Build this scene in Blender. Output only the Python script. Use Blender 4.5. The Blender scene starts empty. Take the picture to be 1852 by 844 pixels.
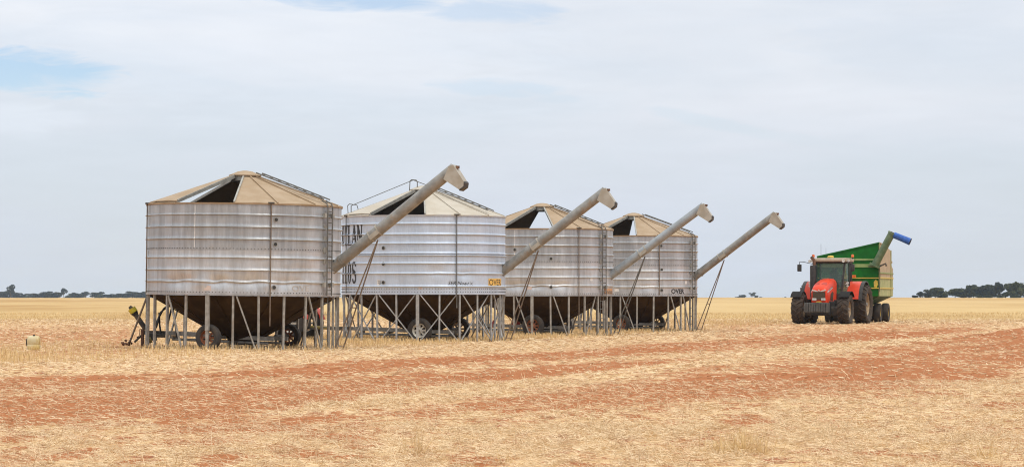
import bpy, bmesh, math, random
import numpy as np
from mathutils import Vector, Matrix

random.seed(7); RNG = np.random.default_rng(11)
R = math.radians
sc = bpy.context.scene
col = sc.collection

# ------------------------------------------------------------------ camera
F = 4960.0; CX = 926.0; HY = 536.5; CAMH = 1.52
cam_d = bpy.data.cameras.new("camera"); cam = bpy.data.objects.new("camera", cam_d); col.objects.link(cam)
cam.location = (0, 0, CAMH); cam.rotation_euler = (R(90), 0, 0)
cam_d.sensor_width = 36.0; cam_d.lens = F / 1852 * 36.0
cam_d.shift_y = (HY - 422.0) / 1852
cam_d.clip_start = 0.5; cam_d.clip_end = 12000
sc.camera = cam

# ------------------------------------------------------------------ sun and sky
SUN_EL, SUN_AZ = 58.0, 40.0       # azimuth: degrees to the right of straight behind the camera
sd = bpy.data.lights.new("sun", 'SUN'); sd.energy = 1.5; sd.angle = R(12); sd.color = (1.0, 0.95, 0.87)
sun = bpy.data.objects.new("sun", sd); col.objects.link(sun)
to_sun = Vector((math.sin(R(SUN_AZ)) * math.cos(R(SUN_EL)), -math.cos(R(SUN_AZ)) * math.cos(R(SUN_EL)), math.sin(R(SUN_EL))))
sun.rotation_euler = to_sun.to_track_quat('Z', 'Y').to_euler()
sun.location = to_sun * 60

world = bpy.data.worlds.new("World"); sc.world = world; world.use_nodes = True
nt = world.node_tree; nt.nodes.clear()


def nd(t, typ, **kw):
    n = t.nodes.new(typ)
    for k, v in kw.items():
        setattr(n, k, v)
    return n


def mth(t, op, a, b=None, c=None, clamp=False):
    n = nd(t, 'ShaderNodeMath', operation=op, use_clamp=clamp)
    for i, v in enumerate((a, b, c)):
        if v is None:
            continue
        if hasattr(v, 'links') or hasattr(v, 'is_linked'):
            t.links.new(v, n.inputs[i])
        else:
            n.inputs[i].default_value = v
    return n.outputs[0]


def mixc(t, f, a, b, mode='MIX'):
    n = nd(t, 'ShaderNodeMix', data_type='RGBA', blend_type=mode)
    for sock, v in ((n.inputs[0], f), (n.inputs[6], a), (n.inputs[7], b)):
        if hasattr(v, 'is_linked'):
            t.links.new(v, sock)
        elif isinstance(v, (tuple, list)):
            sock.default_value = (*v[:3], 1)
        else:
            sock.default_value = v
    return n.outputs[2]


def mapr(t, v, a, b, c, d, smooth=True):
    n = nd(t, 'ShaderNodeMapRange', interpolation_type='SMOOTHSTEP' if smooth else 'LINEAR')
    t.links.new(v, n.inputs[0])
    for i, x in enumerate((a, b, c, d)):
        n.inputs[i + 1].default_value = x
    return n.outputs[0]


tc = nd(nt, 'ShaderNodeTexCoord')
sky = nd(nt, 'ShaderNodeTexSky', sky_type='NISHITA', sun_disc=False)
sky.sun_elevation = R(SUN_EL); sky.sun_rotation = R(180 - SUN_AZ)
sky.altitude = 100; sky.air_density = 1.0; sky.dust_density = 0.3; sky.ozone_density = 1.6
sep = nd(nt, 'ShaderNodeSeparateXYZ'); nt.links.new(tc.outputs['Generated'], sep.inputs[0])
dx, dy, dz = sep.outputs


def sky_noise(scale, detail, tilt, off, rough=0.55, dist=0.0):
    mp = nd(nt, 'ShaderNodeMapping'); nt.links.new(tc.outputs['Generated'], mp.inputs[0])
    mp.inputs['Rotation'].default_value = (0, tilt, 0)
    mp.inputs['Scale'].default_value = scale; mp.inputs['Location'].default_value = off
    n = nd(nt, 'ShaderNodeTexNoise'); nt.links.new(mp.outputs[0], n.inputs[0])
    n.inputs['Scale'].default_value = 1.0; n.inputs['Detail'].default_value = detail
    n.inputs['Roughness'].default_value = rough; n.inputs['Distortion'].default_value = dist
    return n.outputs[0]


cl_big = sky_noise((7, 7, 34), 4, R(6), (1.3, 0.4, 2.1), 0.5, 0.6)
cl_fine = sky_noise((26, 26, 150), 6, R(5), (0.2, 3.4, 1.7), 0.6, 0.4)
gap_edge = sky_noise((40, 40, 190), 5, R(4), (4.2, 1.4, 0.7), 0.6, 0.8)


def gap(px, py, hw, hh, tilt, depth):
    """a thin place in the cloud: an elliptical hole with a ragged edge, round a direction of the sky"""
    ax, az = (px - CX) / F, (HY - py) / F
    u = mth(nt, 'SUBTRACT', dx, ax); v = mth(nt, 'SUBTRACT', dz, az)
    v = mth(nt, 'ADD', v, mth(nt, 'MULTIPLY', u, tilt))
    u = mth(nt, 'DIVIDE', u, hw / F); v = mth(nt, 'DIVIDE', v, hh / F)
    q = mth(nt, 'ADD', mth(nt, 'POWER', u, 2.0), mth(nt, 'POWER', v, 2.0))
    q = mth(nt, 'ADD', q, mth(nt, 'MULTIPLY', mth(nt, 'SUBTRACT', gap_edge, 0.5), 2.6))
    g = mapr(nt, q, 1.5, 0.15, 0.0, depth)
    front = mth(nt, 'GREATER_THAN', dy, 0.0)
    return mth(nt, 'MULTIPLY', g, front)


gaps = gap(60, 138, 175, 42, 0.05, 0.97)
for a in ((640, 2, 200, 22, 0.05, 0.75), (900, 25, 130, 26, 0.03, 0.5), (905, 163, 130, 20, 0.06, 0.42), (1000, 180, 60, 12, 0.0, 0.3),
          (330, 140, 170, 12, 0.20, 0.22), (1290, 225, 130, 14, 0.22, 0.25), (1500, 265, 160, 14, 0.16, 0.16), (1650, 80, 300, 60, 0.02, 0.18)):
    gaps = mth(nt, 'MAXIMUM', gaps, gap(*a))
# thin cloud everywhere, thinning a little with the noise
thin = mapr(nt, cl_big, 0.30, 0.75, 0.22, 0.0)
cover = mth(nt, 'SUBTRACT', 1.0, mth(nt, 'MAXIMUM', gaps, thin), clamp=True)
el = mth(nt, 'MAXIMUM', dz, 0.0)
low = mapr(nt, el, 0.0, 0.11, 0.0, 1.0)
high = mapr(nt, el, 0.10, 0.9, 0.0, 1.0)
ccol = mixc(nt, low, (0.635, 0.692, 0.785), (0.82, 0.85, 0.905))
ccol = mixc(nt, high, ccol, (1.75, 1.74, 1.70))
tex = mth(nt, 'ADD', mth(nt, 'MULTIPLY', mth(nt, 'SUBTRACT', cl_fine, 0.5), 0.10), mth(nt, 'MULTIPLY', mth(nt, 'SUBTRACT', cl_big, 0.5), 0.16))
tex = mth(nt, 'ADD', tex, 1.0)
bank = mth(nt, 'MAXIMUM', gap(430, 70, 620, 150, 0.12, 0.045), gap(30, 222, 130, 30, 0.0, 0.06))
tex = mth(nt, 'ADD', tex, bank)
vs = nd(nt, 'ShaderNodeVectorMath', operation='SCALE'); nt.links.new(ccol, vs.inputs[0]); nt.links.new(tex, vs.inputs['Scale'])
bg_sky = nd(nt, 'ShaderNodeBackground'); nt.links.new(mixc(nt, 1.0, sky.outputs[0], (0.92, 0.95, 1.10), 'MULTIPLY'), bg_sky.inputs[0]); bg_sky.inputs[1].default_value = 0.115
bg_cl = nd(nt, 'ShaderNodeBackground'); nt.links.new(vs.outputs[0], bg_cl.inputs[0]); bg_cl.inputs[1].default_value = 1.0
mx = nd(nt, 'ShaderNodeMixShader'); nt.links.new(cover, mx.inputs[0]); nt.links.new(bg_sky.outputs[0], mx.inputs[1]); nt.links.new(bg_cl.outputs[0], mx.inputs[2])
wo = nd(nt, 'ShaderNodeOutputWorld'); nt.links.new(mx.outputs[0], wo.inputs[0])

sc.view_settings.view_transform = 'Standard'; sc.view_settings.look = 'None'
sc.view_settings.exposure = 0.0; sc.view_settings.gamma = 1.0; sc.view_settings.use_curve_mapping = False
sc.render.engine = 'CYCLES'
sc.cycles.max_bounces = 8; sc.cycles.transparent_max_bounces = 12; sc.cycles.volume_bounces = 1
sc.cycles.use_denoising = True; sc.cycles.denoiser = 'OPENIMAGEDENOISE'; sc.cycles.denoising_prefilter = 'ACCURATE'; sc.cycles.filter_width = 1.1
sc.cycles.sample_clamp_indirect = 6.0


# ------------------------------------------------------------------ materials
def principled(name):
    m = bpy.data.materials.new(name); m.use_nodes = True
    t = m.node_tree
    return m, t, t.nodes['Principled BSDF']


def noise(t, vec, scale, detail=3, rough=0.55, dist=0.0):
    n = nd(t, 'ShaderNodeTexNoise')
    if isinstance(scale, (tuple, list)):
        mp = nd(t, 'ShaderNodeMapping'); t.links.new(vec, mp.inputs[0]); mp.inputs['Scale'].default_value = scale
        t.links.new(mp.outputs[0], n.inputs[0]); n.inputs['Scale'].default_value = 1.0
    else:
        t.links.new(vec, n.inputs[0]); n.inputs['Scale'].default_value = scale
    n.inputs['Detail'].default_value = detail; n.inputs['Roughness'].default_value = rough; n.inputs['Distortion'].default_value = dist
    return n.outputs[0]


def objvec(t):
    return nd(t, 'ShaderNodeTexCoord').outputs['Object']


def mat(name, c1, c2=None, rough=0.6, metal=0.0, scale=3.0, lo=0.35, hi=0.65, detail=5, dirt=None, dirt_scale=1.2, dirt_lo=0.5, dirt_hi=0.75, dirt_amt=0.8, bump=0.0, bscale=40, spec=None, shared=False):
    m, t, b = principled(name)
    v = objvec(t) if not shared else nd(t, 'ShaderNodeNewGeometry').outputs['Position']
    c2 = c2 or tuple(x * 0.8 for x in c1)
    f = mapr(t, noise(t, v, scale, detail), lo, hi, 0, 1)
    c = mixc(t, f, c1, c2)
    if dirt:
        g = mapr(t, noise(t, v, dirt_scale, 6, 0.65, 0.5), dirt_lo, dirt_hi, 0, dirt_amt)
        c = mixc(t, g, c, dirt)
        r = mth(t, 'ADD', rough, mth(t, 'MULTIPLY', g, 0.25), clamp=True); t.links.new(r, b.inputs['Roughness'])
        if metal:
            t.links.new(mth(t, 'MULTIPLY', mth(t, 'SUBTRACT', 1.0, g), metal), b.inputs['Metallic'])
    else:
        b.inputs['Roughness'].default_value = rough
    if not (dirt and metal):
        b.inputs['Metallic'].default_value = metal
    if spec is not None:
        b.inputs['Specular IOR Level'].default_value = spec
    t.links.new(c, b.inputs['Base Color'])
    if bump:
        bn = nd(t, 'ShaderNodeBump'); bn.inputs['Strength'].default_value = bump; bn.inputs['Distance'].default_value = 0.02
        t.links.new(noise(t, v, bscale, 4), bn.inputs['Height']); t.links.new(bn.outputs[0], b.inputs['Normal'])
    return m


def wall_mat(name, c1, c2, warm, metal, warm_amt, rough=0.5, boost=1.38):
    """rolled galvanised sheet: vertical run-off streaks, zinc mottling, settled dust"""
    m, t, b = principled(name)
    v = objvec(t)
    st = noise(t, v, (9, 9, 0.55), 5, 0.6)
    st2 = noise(t, v, (2.2, 2.2, 0.35), 4, 0.6)
    mo = noise(t, v, 1.3, 5, 0.6, 0.6)
    fine = noise(t, v, (70, 70, 6), 2)
    c = mixc(t, mapr(t, st, 0.30, 0.70, 0, 1), c1, c2)
    c = mixc(t, mapr(t, st2, 0.46, 0.68, 0, 0.85), c, tuple(min(0.85, x * boost) for x in c1))
    g = mapr(t, mo, 0.35, 0.70, 0.0, warm_amt)
    c = mixc(t, g, c, warm)
    c = mixc(t, mth(t, 'MULTIPLY', mapr(t, fine, 0.3, 0.7, 0, 1), 0.14), c, (0.12, 0.11, 0.10))
    t.links.new(c, b.inputs['Base Color'])
    t.links.new(mth(t, 'MULTIPLY', mth(t, 'SUBTRACT', 1.0, g), metal), b.inputs['Metallic'])
    t.links.new(mapr(t, st, 0.3, 0.7, rough - 0.08, rough + 0.12), b.inputs['Roughness'])
    bn = nd(t, 'ShaderNodeBump'); bn.inputs['Strength'].default_value = 0.45; bn.inputs['Distance'].default_value = 0.05
    t.links.new(noise(t, v, 1.5, 3), bn.inputs['Height']); t.links.new(bn.outputs[0], b.inputs['Normal'])
    return m


M = {}
M['galv_old'] = wall_mat('weathered_galvanised', (0.415, 0.43, 0.445), (0.31, 0.322, 0.334), (0.39, 0.375, 0.355), 0.65, 0.3, 0.38, 1.3)
M['galv_old_low'] = wall_mat('brighter_galvanised_lower_sheets', (0.52, 0.535, 0.55), (0.395, 0.405, 0.415), (0.46, 0.435, 0.405), 0.65, 0.32, 0.36, 1.25)
M['galv_new'] = wall_mat('bright_galvanised', (0.54, 0.61, 0.71), (0.485, 0.555, 0.65), (0.51, 0.55, 0.60), 0.5, 0.35, 0.42, 1.10)
M['roof'] = mat('dusty_roof_sheet', (0.355, 0.262, 0.168), (0.30, 0.21, 0.122), 0.75, 0.0, 1.6, dirt=(0.33, 0.20, 0.105), dirt_scale=2.5, dirt_lo=0.55, dirt_hi=0.8, dirt_amt=0.6)
M['roof_pale'] = mat('pale_dusty_roof_sheet', (0.45, 0.41, 0.34), (0.40, 0.355, 0.28), 0.7, 0.0, 1.6)
M['rail'] = mat('grey_steel_section', (0.36, 0.35, 0.31), (0.27, 0.26, 0.23), 0.55, 0.3, 6)
M['leg'] = mat('galvanised_leg_steel', (0.36, 0.345, 0.31), (0.24, 0.225, 0.195), 0.55, 0.3, 7, dirt=(0.24, 0.17, 0.11), dirt_scale=3, dirt_amt=0.6)
M['leg_new'] = mat('newer_leg_steel', (0.42, 0.42, 0.41), (0.30, 0.30, 0.29), 0.5, 0.35, 7, dirt=(0.26, 0.21, 0.15), dirt_scale=3, dirt_amt=0.5)
M['hopper'] = mat('shaded_dirty_hopper_steel', (0.060, 0.037, 0.016), (0.036, 0.022, 0.010), 0.85, 0.0, 1.8, dirt=(0.10, 0.066, 0.032), dirt_scale=(3, 3, 0.8), dirt_amt=0.6, spec=0.1)  # dirty steel, its base colour also darkened to carry the shade beneath the wall
M['auger'] = mat('auger_tube_steel', (0.29, 0.288, 0.27), (0.20, 0.196, 0.18), 0.55, 0.25, 3.5, dirt=(0.26, 0.185, 0.115), dirt_scale=4, dirt_lo=0.5, dirt_hi=0.72, dirt_amt=0.7)
M['auger_blue'] = mat('auger_tube_zinc', (0.32, 0.35, 0.37), (0.25, 0.27, 0.28), 0.5, 0.35, 3.0, dirt=(0.34, 0.28, 0.20), dirt_scale=4, dirt_lo=0.55, dirt_hi=0.75, dirt_amt=0.6)
M['hood'] = mat('dusty_spout_sheet', (0.40, 0.375, 0.32), (0.33, 0.295, 0.235), 0.6, 0.15, 4)
M['rust'] = mat('rusty_steel', (0.17, 0.085, 0.045), (0.10, 0.05, 0.03), 0.85, 0.0, 9)
M['rustred'] = mat('red_oxide_rim', (0.33, 0.115, 0.045), (0.17, 0.065, 0.03), 0.8, 0.0, 6)
M['rod'] = mat('brown_rod', (0.20, 0.15, 0.105), (0.13, 0.095, 0.07), 0.7, 0.1, 8)
M['rod_grey'] = mat('grey_rod', (0.15, 0.145, 0.13), (0.095, 0.09, 0.08), 0.65, 0.2, 8)
M['tyre'] = mat('dusty_black_rubber', (0.026, 0.023, 0.021), (0.05, 0.04, 0.031), 0.85, 0.0, 5, dirt=(0.11, 0.078, 0.05), dirt_scale=6, dirt_lo=0.55, dirt_hi=0.8, dirt_amt=0.5)
M['tyre_dusty'] = mat('field_dust_rubber', (0.058, 0.041, 0.028), (0.034, 0.027, 0.021), 0.9, 0.0, 6, dirt=(0.16, 0.105, 0.062), dirt_scale=5, dirt_lo=0.5, dirt_hi=0.8, dirt_amt=0.6)
M['rim_white'] = mat('white_rim_paint', (0.56, 0.54, 0.48), (0.44, 0.40, 0.33), 0.6, 0.0, 6)
M['rim_tan'] = mat('tan_rim_paint', (0.40, 0.30, 0.18), (0.27, 0.18, 0.10), 0.7, 0.0, 8)
M['rim_yellow'] = mat('yellow_rim_paint', (0.50, 0.34, 0.05), (0.35, 0.22, 0.05), 0.6, 0.0, 6)
M['black'] = mat('black_plastic', (0.018, 0.018, 0.018), (0.035, 0.032, 0.028), 0.55, 0.0, 6)
M['fender'] = mat('scuffed_black_fender', (0.012, 0.012, 0.012), (0.02, 0.018, 0.016), 0.8, 0.0, 6, spec=0.2)
M['darksteel'] = mat('dark_steel', (0.05, 0.045, 0.04), (0.09, 0.075, 0.055), 0.7, 0.1, 8)
M['yellow'] = mat('yellow_guard_plastic', (0.62, 0.52, 0.03), (0.50, 0.40, 0.03), 0.5, 0.0, 8)
M['yellow_old'] = mat('grubby_yellow_guard', (0.34, 0.27, 0.06), (0.22, 0.17, 0.05), 0.6, 0.0, 8)
M['ink'] = mat('black_sign_paint', (0.014, 0.014, 0.016), (0.03, 0.03, 0.03), 0.6, 0.0, 30)
M['ink_worn'] = mat('worn_sign_paint', (0.12, 0.075, 0.05), (0.26, 0.20, 0.16), 0.75, 0.0, 25)
M['ghost_ink'] = mat('ghost_of_sign_paint', (0.42, 0.375, 0.335), (0.46, 0.42, 0.38), 0.75, 0.0, 12)
M['plate'] = mat('amber_sign_plate', (0.76, 0.47, 0.11), (0.70, 0.40, 0.09), 0.55, 0.0, 12)
M['plate_worn'] = mat('faded_orange_plate', (0.52, 0.25, 0.10), (0.42, 0.27, 0.16), 0.7, 0.0, 7)
M['sticker'] = mat('white_sticker', (0.72, 0.71, 0.69), (0.62, 0.60, 0.57), 0.6, 0.0, 20)
M['sticker_pink'] = mat('sun_bleached_sticker', (0.62, 0.46, 0.40), (0.56, 0.50, 0.44), 0.7, 0.0, 40)
M['red'] = mat('tractor_red_paint', (0.68, 0.056, 0.018), (0.60, 0.046, 0.016), 0.35, 0.0, 3, dirt=(0.52, 0.15, 0.08), dirt_scale=2.2, dirt_lo=0.5, dirt_hi=0.85, dirt_amt=0.4, spec=0.3)
M['red_vent'] = mat('dark_red_vent', (0.44, 0.042, 0.026), (0.36, 0.036, 0.024), 0.6, 0.0, 60)
M['red_machine'] = mat('faded_red_machine_paint', (0.50, 0.06, 0.04), (0.38, 0.05, 0.035), 0.55, 0.0, 8)
M['red_tank'] = mat('pinkish_red_plastic', (0.55, 0.13, 0.11), (0.45, 0.08, 0.07), 0.5, 0.0, 8)
M['grille'] = mat('dusty_grille_mesh', (0.085, 0.055, 0.028), (0.05, 0.035, 0.02), 0.8, 0.0, 50)
M['lamp'] = mat('clear_lamp_glass', (0.70, 0.69, 0.64), (0.40, 0.39, 0.36), 0.2, 0.0, 18)
M['orange'] = mat('orange_beacon', (0.72, 0.16, 0.02), (0.62, 0.12, 0.02), 0.35, 0.0, 8)
M['cabroof'] = mat('dusty_cab_roof', (0.42, 0.35, 0.26), (0.34, 0.27, 0.19), 0.7, 0.0, 5)
M['weight'] = mat('grey_weight_iron', (0.085, 0.085, 0.08), (0.06, 0.058, 0.053), 0.6, 0.1, 6)
M['seat'] = mat('dark_seat_cloth', (0.03, 0.03, 0.032), None, 0.8, 0.0, 8)
M['green'] = mat('cart_green_paint', (0.008, 0.15, 0.016), (0.005, 0.105, 0.012), 0.5, 0.0, 1.6, dirt=(0.045, 0.16, 0.05), dirt_scale=1.6, dirt_lo=0.52, dirt_hi=0.85, dirt_amt=0.5, spec=0.2)
M['green_dark'] = mat('shaded_dark_green', (0.012, 0.06, 0.016), (0.02, 0.045, 0.014), 0.7, 0.0, 2)  # darker copy of the cart green: shade under the body put into the colour
M['green_dull'] = mat('dusty_green_auger', (0.12, 0.17, 0.09), (0.075, 0.125, 0.06), 0.6, 0.0, 4)
M['green_pale'] = mat('dust_caked_rib', (0.26, 0.34, 0.12), (0.17, 0.26, 0.08), 0.7, 0.0, 4)
M['cart_side'] = mat('dust_caked_cart_side', (0.40, 0.38, 0.18), (0.32, 0.34, 0.145), 0.75, 0.0, 2, dirt=(0.24, 0.27, 0.11), dirt_scale=(0.6, 0.6, 2.2), dirt_lo=0.48, dirt_hi=0.7, dirt_amt=0.55)
M['cart_side_tan'] = mat('tan_caked_cart_side', (0.43, 0.33, 0.21), (0.36, 0.27, 0.17), 0.8, 0.0, 2)
M['cart_yellow'] = mat('cart_yellow_stripe', (0.66, 0.47, 0.05), (0.52, 0.38, 0.08), 0.5, 0.0, 6)
M['blue'] = mat('blue_canvas_chute', (0.03, 0.115, 0.42), (0.022, 0.085, 0.32), 0.75, 0.0, 5, dirt=(0.12, 0.16, 0.30), dirt_scale=4, dirt_amt=0.6)
M['drum'] = mat('stained_plastic_drum', (0.56, 0.49, 0.30), (0.52, 0.38, 0.13), 0.5, 0.0, 3.5, dirt=(0.42, 0.27, 0.07), dirt_scale=4, dirt_lo=0.45, dirt_hi=0.65, dirt_amt=0.8)
M['bark'] = mat('grey_bark', (0.16, 0.13, 0.10), (0.09, 0.075, 0.06), 0.9, 0.0, 3)
M['hub'] = mat('metal_hub', (0.30, 0.29, 0.27), (0.2, 0.18, 0.15), 0.5, 0.5, 10)


def glass_mat():
    m, t, b = principled('tinted_cab_glass')
    b.inputs['Base Color'].default_value = (0.09, 0.16, 0.13, 1); b.inputs['Roughness'].default_value = 0.06
    b.inputs['Alpha'].default_value = 0.38; b.inputs['Specular IOR Level'].default_value = 0.8
    return m


M['glass'] = glass_mat()


def leaf_mat(name, c1, c2):
    m, t, b = principled(name)
    at = nd(t, 'ShaderNodeAttribute', attribute_name='tint')
    t.links.new(mixc(t, at.outputs['Fac'], c1, c2), b.inputs['Base Color'])
    b.inputs['Roughness'].default_value = 0.75
    b.inputs['Specular IOR Level'].default_value = 0.2
    return m


M['leaf_grey'] = leaf_mat('grey_green_leaves', (0.016, 0.023, 0.018), (0.045, 0.055, 0.036))
M['leaf_olive'] = leaf_mat('olive_leaves', (0.026, 0.034, 0.014), (0.085, 0.098, 0.038))
M['straw'] = leaf_mat('bleached_straw', (0.46, 0.32, 0.17), (0.83, 0.66, 0.435))
M['stubble'] = leaf_mat('standing_stubble', (0.46, 0.30, 0.125), (0.76, 0.57, 0.30))
M['clod'] = mat('red_soil_clod', (0.34, 0.115, 0.05), (0.22, 0.07, 0.03), 0.95, 0.0, 12)


# ------------------------------------------------------------------ mesh helpers
class MB:
    def __init__(s):
        s.v = []; s.f = []; s.m = []; s.mi = 0

    def add(s, vs, fs):
        o = len(s.v); s.v.extend([tuple(p) for p in vs]); s.f.extend([tuple(i + o for i in f) for f in fs]); s.m.extend([s.mi] * len(fs))

    def box(s, c, d, rot=None):
        x, y, z = (q / 2 for q in d)
        vs = [Vector(p) for p in ((-x, -y, -z), (x, -y, -z), (x, y, -z), (-x, y, -z), (-x, -y, z), (x, -y, z), (x, y, z), (-x, y, z))]
        if rot is not None:
            vs = [rot @ p for p in vs]
        vs = [p + Vector(c) for p in vs]
        s.add(vs, [(0, 3, 2, 1), (4, 5, 6, 7), (0, 1, 5, 4), (1, 2, 6, 5), (2, 3, 7, 6), (3, 0, 4, 7)])

    def bbox(s, c, d, b=0.02, rot=None):
        """box with its four long (z) and top/bottom edges chamfered"""
        bm = bmesh.new(); bmesh.ops.create_cube(bm, size=1.0)
        bmesh.ops.scale(bm, vec=d, verts=bm.verts)
        bmesh.ops.bevel(bm, geom=bm.edges[:], offset=b, segments=2, affect='EDGES', profile=0.6)
        if rot is not None:
            bmesh.ops.transform(bm, matrix=rot.to_4x4(), verts=bm.verts)
        bmesh.ops.translate(bm, vec=c, verts=bm.verts)
        bm.verts.index_update()
        s.add([v.co[:] for v in bm.verts], [[v.index for v in f.verts] for f in bm.faces]); bm.free()

    def bar(s, p0, p1, w, h, up=(0, 0, 1)):
        p0, p1 = Vector(p0), Vector(p1); d = p1 - p0; L = d.length; d.normalize()
        u = Vector(up)
        if abs(d.dot(u)) > 0.98:
            u = Vector((0, 1, 0))
        a = d.cross(u).normalized(); b = a.cross(d).normalized()
        rot = Matrix((a, d, b)).transposed()
        s.box((p0 + p1) / 2, (w, L, h), rot)

    def tube(s, pts, r, n=8, caps=True):
        pts = [Vector(p) for p in pts]
        rs = r if isinstance(r, (list, tuple)) else [r] * len(pts)
        d0 = (pts[1] - pts[0]).normalized()
        u = Vector((0, 0, 1)) if abs(d0.z) < 0.9 else Vector((1, 0, 0))
        a = d0.cross(u).normalized()
        vs = []
        for i, p in enumerate(pts):
            if i == 0: d = pts[1] - p
            elif i == len(pts) - 1: d = p - pts[i - 1]
            else: d = (pts[i + 1] - p).normalized() + (p - pts[i - 1]).normalized()
            d.normalize()
            a = (a - d * a.dot(d)).normalized(); b = d.cross(a)
            for k in range(n):
                t = 2 * math.pi * k / n
                vs.append(p + (a * math.cos(t) + b * math.sin(t)) * rs[i])
        fs = []
        for i in range(len(pts) - 1):
            for k in range(n):
                k2 = (k + 1) % n
                fs.append((i * n + k, i * n + k2, (i + 1) * n + k2, (i + 1) * n + k))
        if caps:
            fs.append(tuple(range(n))[::-1]); fs.append(tuple((len(pts) - 1) * n + k for k in range(n)))
        s.add(vs, fs)

    def lathe(s, prof, n=32, axis='z', c=(0, 0, 0), a0=0.0, a1=2 * math.pi):
        """prof: list of (radius, height along the axis)"""
        full = abs(a1 - a0 - 2 * math.pi) < 1e-6
        m = n if full else n + 1
        vs = []
        for (r, h) in prof:
            for k in range(m):
                t = a0 + (a1 - a0) * k / n
                x, y = r * math.cos(t), r * math.sin(t)
                p = (x, y, h) if axis == 'z' else (h, x, y) if axis == 'x' else (x, h, y)
                vs.append((p[0] + c[0], p[1] + c[1], p[2] + c[2]))
        fs = []
        for i in range(len(prof) - 1):
            for k in range(n):
                k2 = (k + 1) % m
                fs.append((i * m + k, i * m + k2, (i + 1) * m + k2, (i + 1) * m + k))
        s.add(vs, fs)

    def prism(s, poly, h0, h1, fn):
        """poly in 2D, extruded from h0 to h1; fn(u, v, h) gives the 3D point"""
        n = len(poly)
        vs = [fn(u, v, h0) for u, v in poly] + [fn(u, v, h1) for u, v in poly]
        fs = [tuple(range(n))[::-1], tuple(range(n, 2 * n))] + [(i, (i + 1) % n, (i + 1) % n + n, i + n) for i in range(n)]
        s.add(vs, fs)

    def loft(s, rings, caps=True):
        n = len(rings[0]); vs = [p for r in rings for p in r]; fs = []
        for i in range(len(rings) - 1):
            for k in range(n):
                k2 = (k + 1) % n
                fs.append((i * n + k, i * n + k2, (i + 1) * n + k2, (i + 1) * n + k))
        if caps:
            fs.append(tuple(range(n))[::-1]); fs.append(tuple((len(rings) - 1) * n + k for k in range(n)))
        s.add(vs, fs)

    def build(s, name, mats, parent=None, smooth=None, fixn=True):
        me = bpy.data.meshes.new(name); me.from_pydata(s.v, [], s.f)
        mats = mats if isinstance(mats, (list, tuple)) else [mats]
        for q in mats: me.materials.append(M[q] if isinstance(q, str) else q)
        if any(s.m): me.polygons.foreach_set('material_index', s.m)
        if fixn:
            bm = bmesh.new(); bm.from_mesh(me); bmesh.ops.recalc_face_normals(bm, faces=bm.faces); bm.to_mesh(me); bm.free()
        if smooth:
            me.polygons.foreach_set('use_smooth', [True] * len(me.polygons))
            me.set_sharp_from_angle(angle=R(smooth))
        me.update()
        o = bpy.data.objects.new(name, me); col.objects.link(o)
        if parent: o.parent = parent
        return o


def tag(o, label=None, cat=None, group=None, kind=None):
    for k, v in (('label', label), ('category', cat), ('group', group), ('kind', kind)):
        if v: o[k] = v
    return o


def empty(name, loc, rz=0.0):
    o = bpy.data.objects.new(name, None); col.objects.link(o); o.location = loc; o.rotation_euler = (0, 0, rz); o.empty_display_size = 0.3
    return o


def copy_tree(o, parent=None):
    c = o.copy(); col.objects.link(c); c.parent = parent
    for ch in [q for q in bpy.data.objects if q.parent == o]:
        copy_tree(ch, c)
    return c


# ------------------------------------------------------------------ ground
def vnoise(x, y, seed=0):
    xi = np.floor(x).astype(np.int64); yi = np.floor(y).astype(np.int64); xf = x - xi; yf = y - yi
    def h(a, b):
        n = (a * 374761393 + b * 668265263 + seed * 982451653) & 0x7fffffff
        n = ((n ^ (n >> 13)) * 1274126177) & 0x7fffffff
        return ((n ^ (n >> 16)) & 0xffff) / 65535.0
    u = xf * xf * (3 - 2 * xf); v = yf * yf * (3 - 2 * yf)
    return (h(xi, yi) * (1 - u) + h(xi + 1, yi) * u) * (1 - v) + (h(xi, yi + 1) * (1 - u) + h(xi + 1, yi + 1) * u) * v


def sstep(a, b, x):
    t = np.clip((x - a) / (b - a), 0, 1); return t * t * (3 - 2 * t)


def gz(X, Y):
    """terrain height: flat paddock, a slight rise past the silos, a gentle crest before the far trees"""
    X = np.asarray(X, float); Y = np.asarray(Y, float)
    z = 0.17 * sstep(118, 140, Y) + 0.45 * sstep(140, 420, Y) + 0.55 * sstep(300, 900, Y) - 0.7 * sstep(950, 2400, Y)
    z = z + 0.10 * (np.sin(X / 61.0 + 0.4) * sstep(150, 500, Y))
    rut = (vnoise(X * 0.55 - Y * 0.16, Y * 0.08, 3) - 0.5) * 0.05 + (vnoise(X * 2.6, Y * 1.9, 5) - 0.5) * 0.022
    return z + rut * (1 - sstep(60, 150, Y))


STX = np.array([-600, 0, 300, 620, 930, 1240, 1550, 1852, 2400.0])
BANDS = [  # bare red wheel tracks running past the silos: upper edge, lower edge (photo rows on the ground), strength
    ([712, 690, 676, 657, 640, 620, 604, 594, 580], [745, 716, 698, 676, 655, 634, 617, 603, 588], 0.55),
    ([752, 724, 712, 691, 670, 648, 628, 609, 592], [800, 772, 748, 716, 690, 656, 633, 613, 595], 0.62),
    ([800, 790, 775, 752, 716, 676, 642, 604, 575], [801, 791, 776, 756, 738, 722, 692, 662, 630], 0.50),
]


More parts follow.
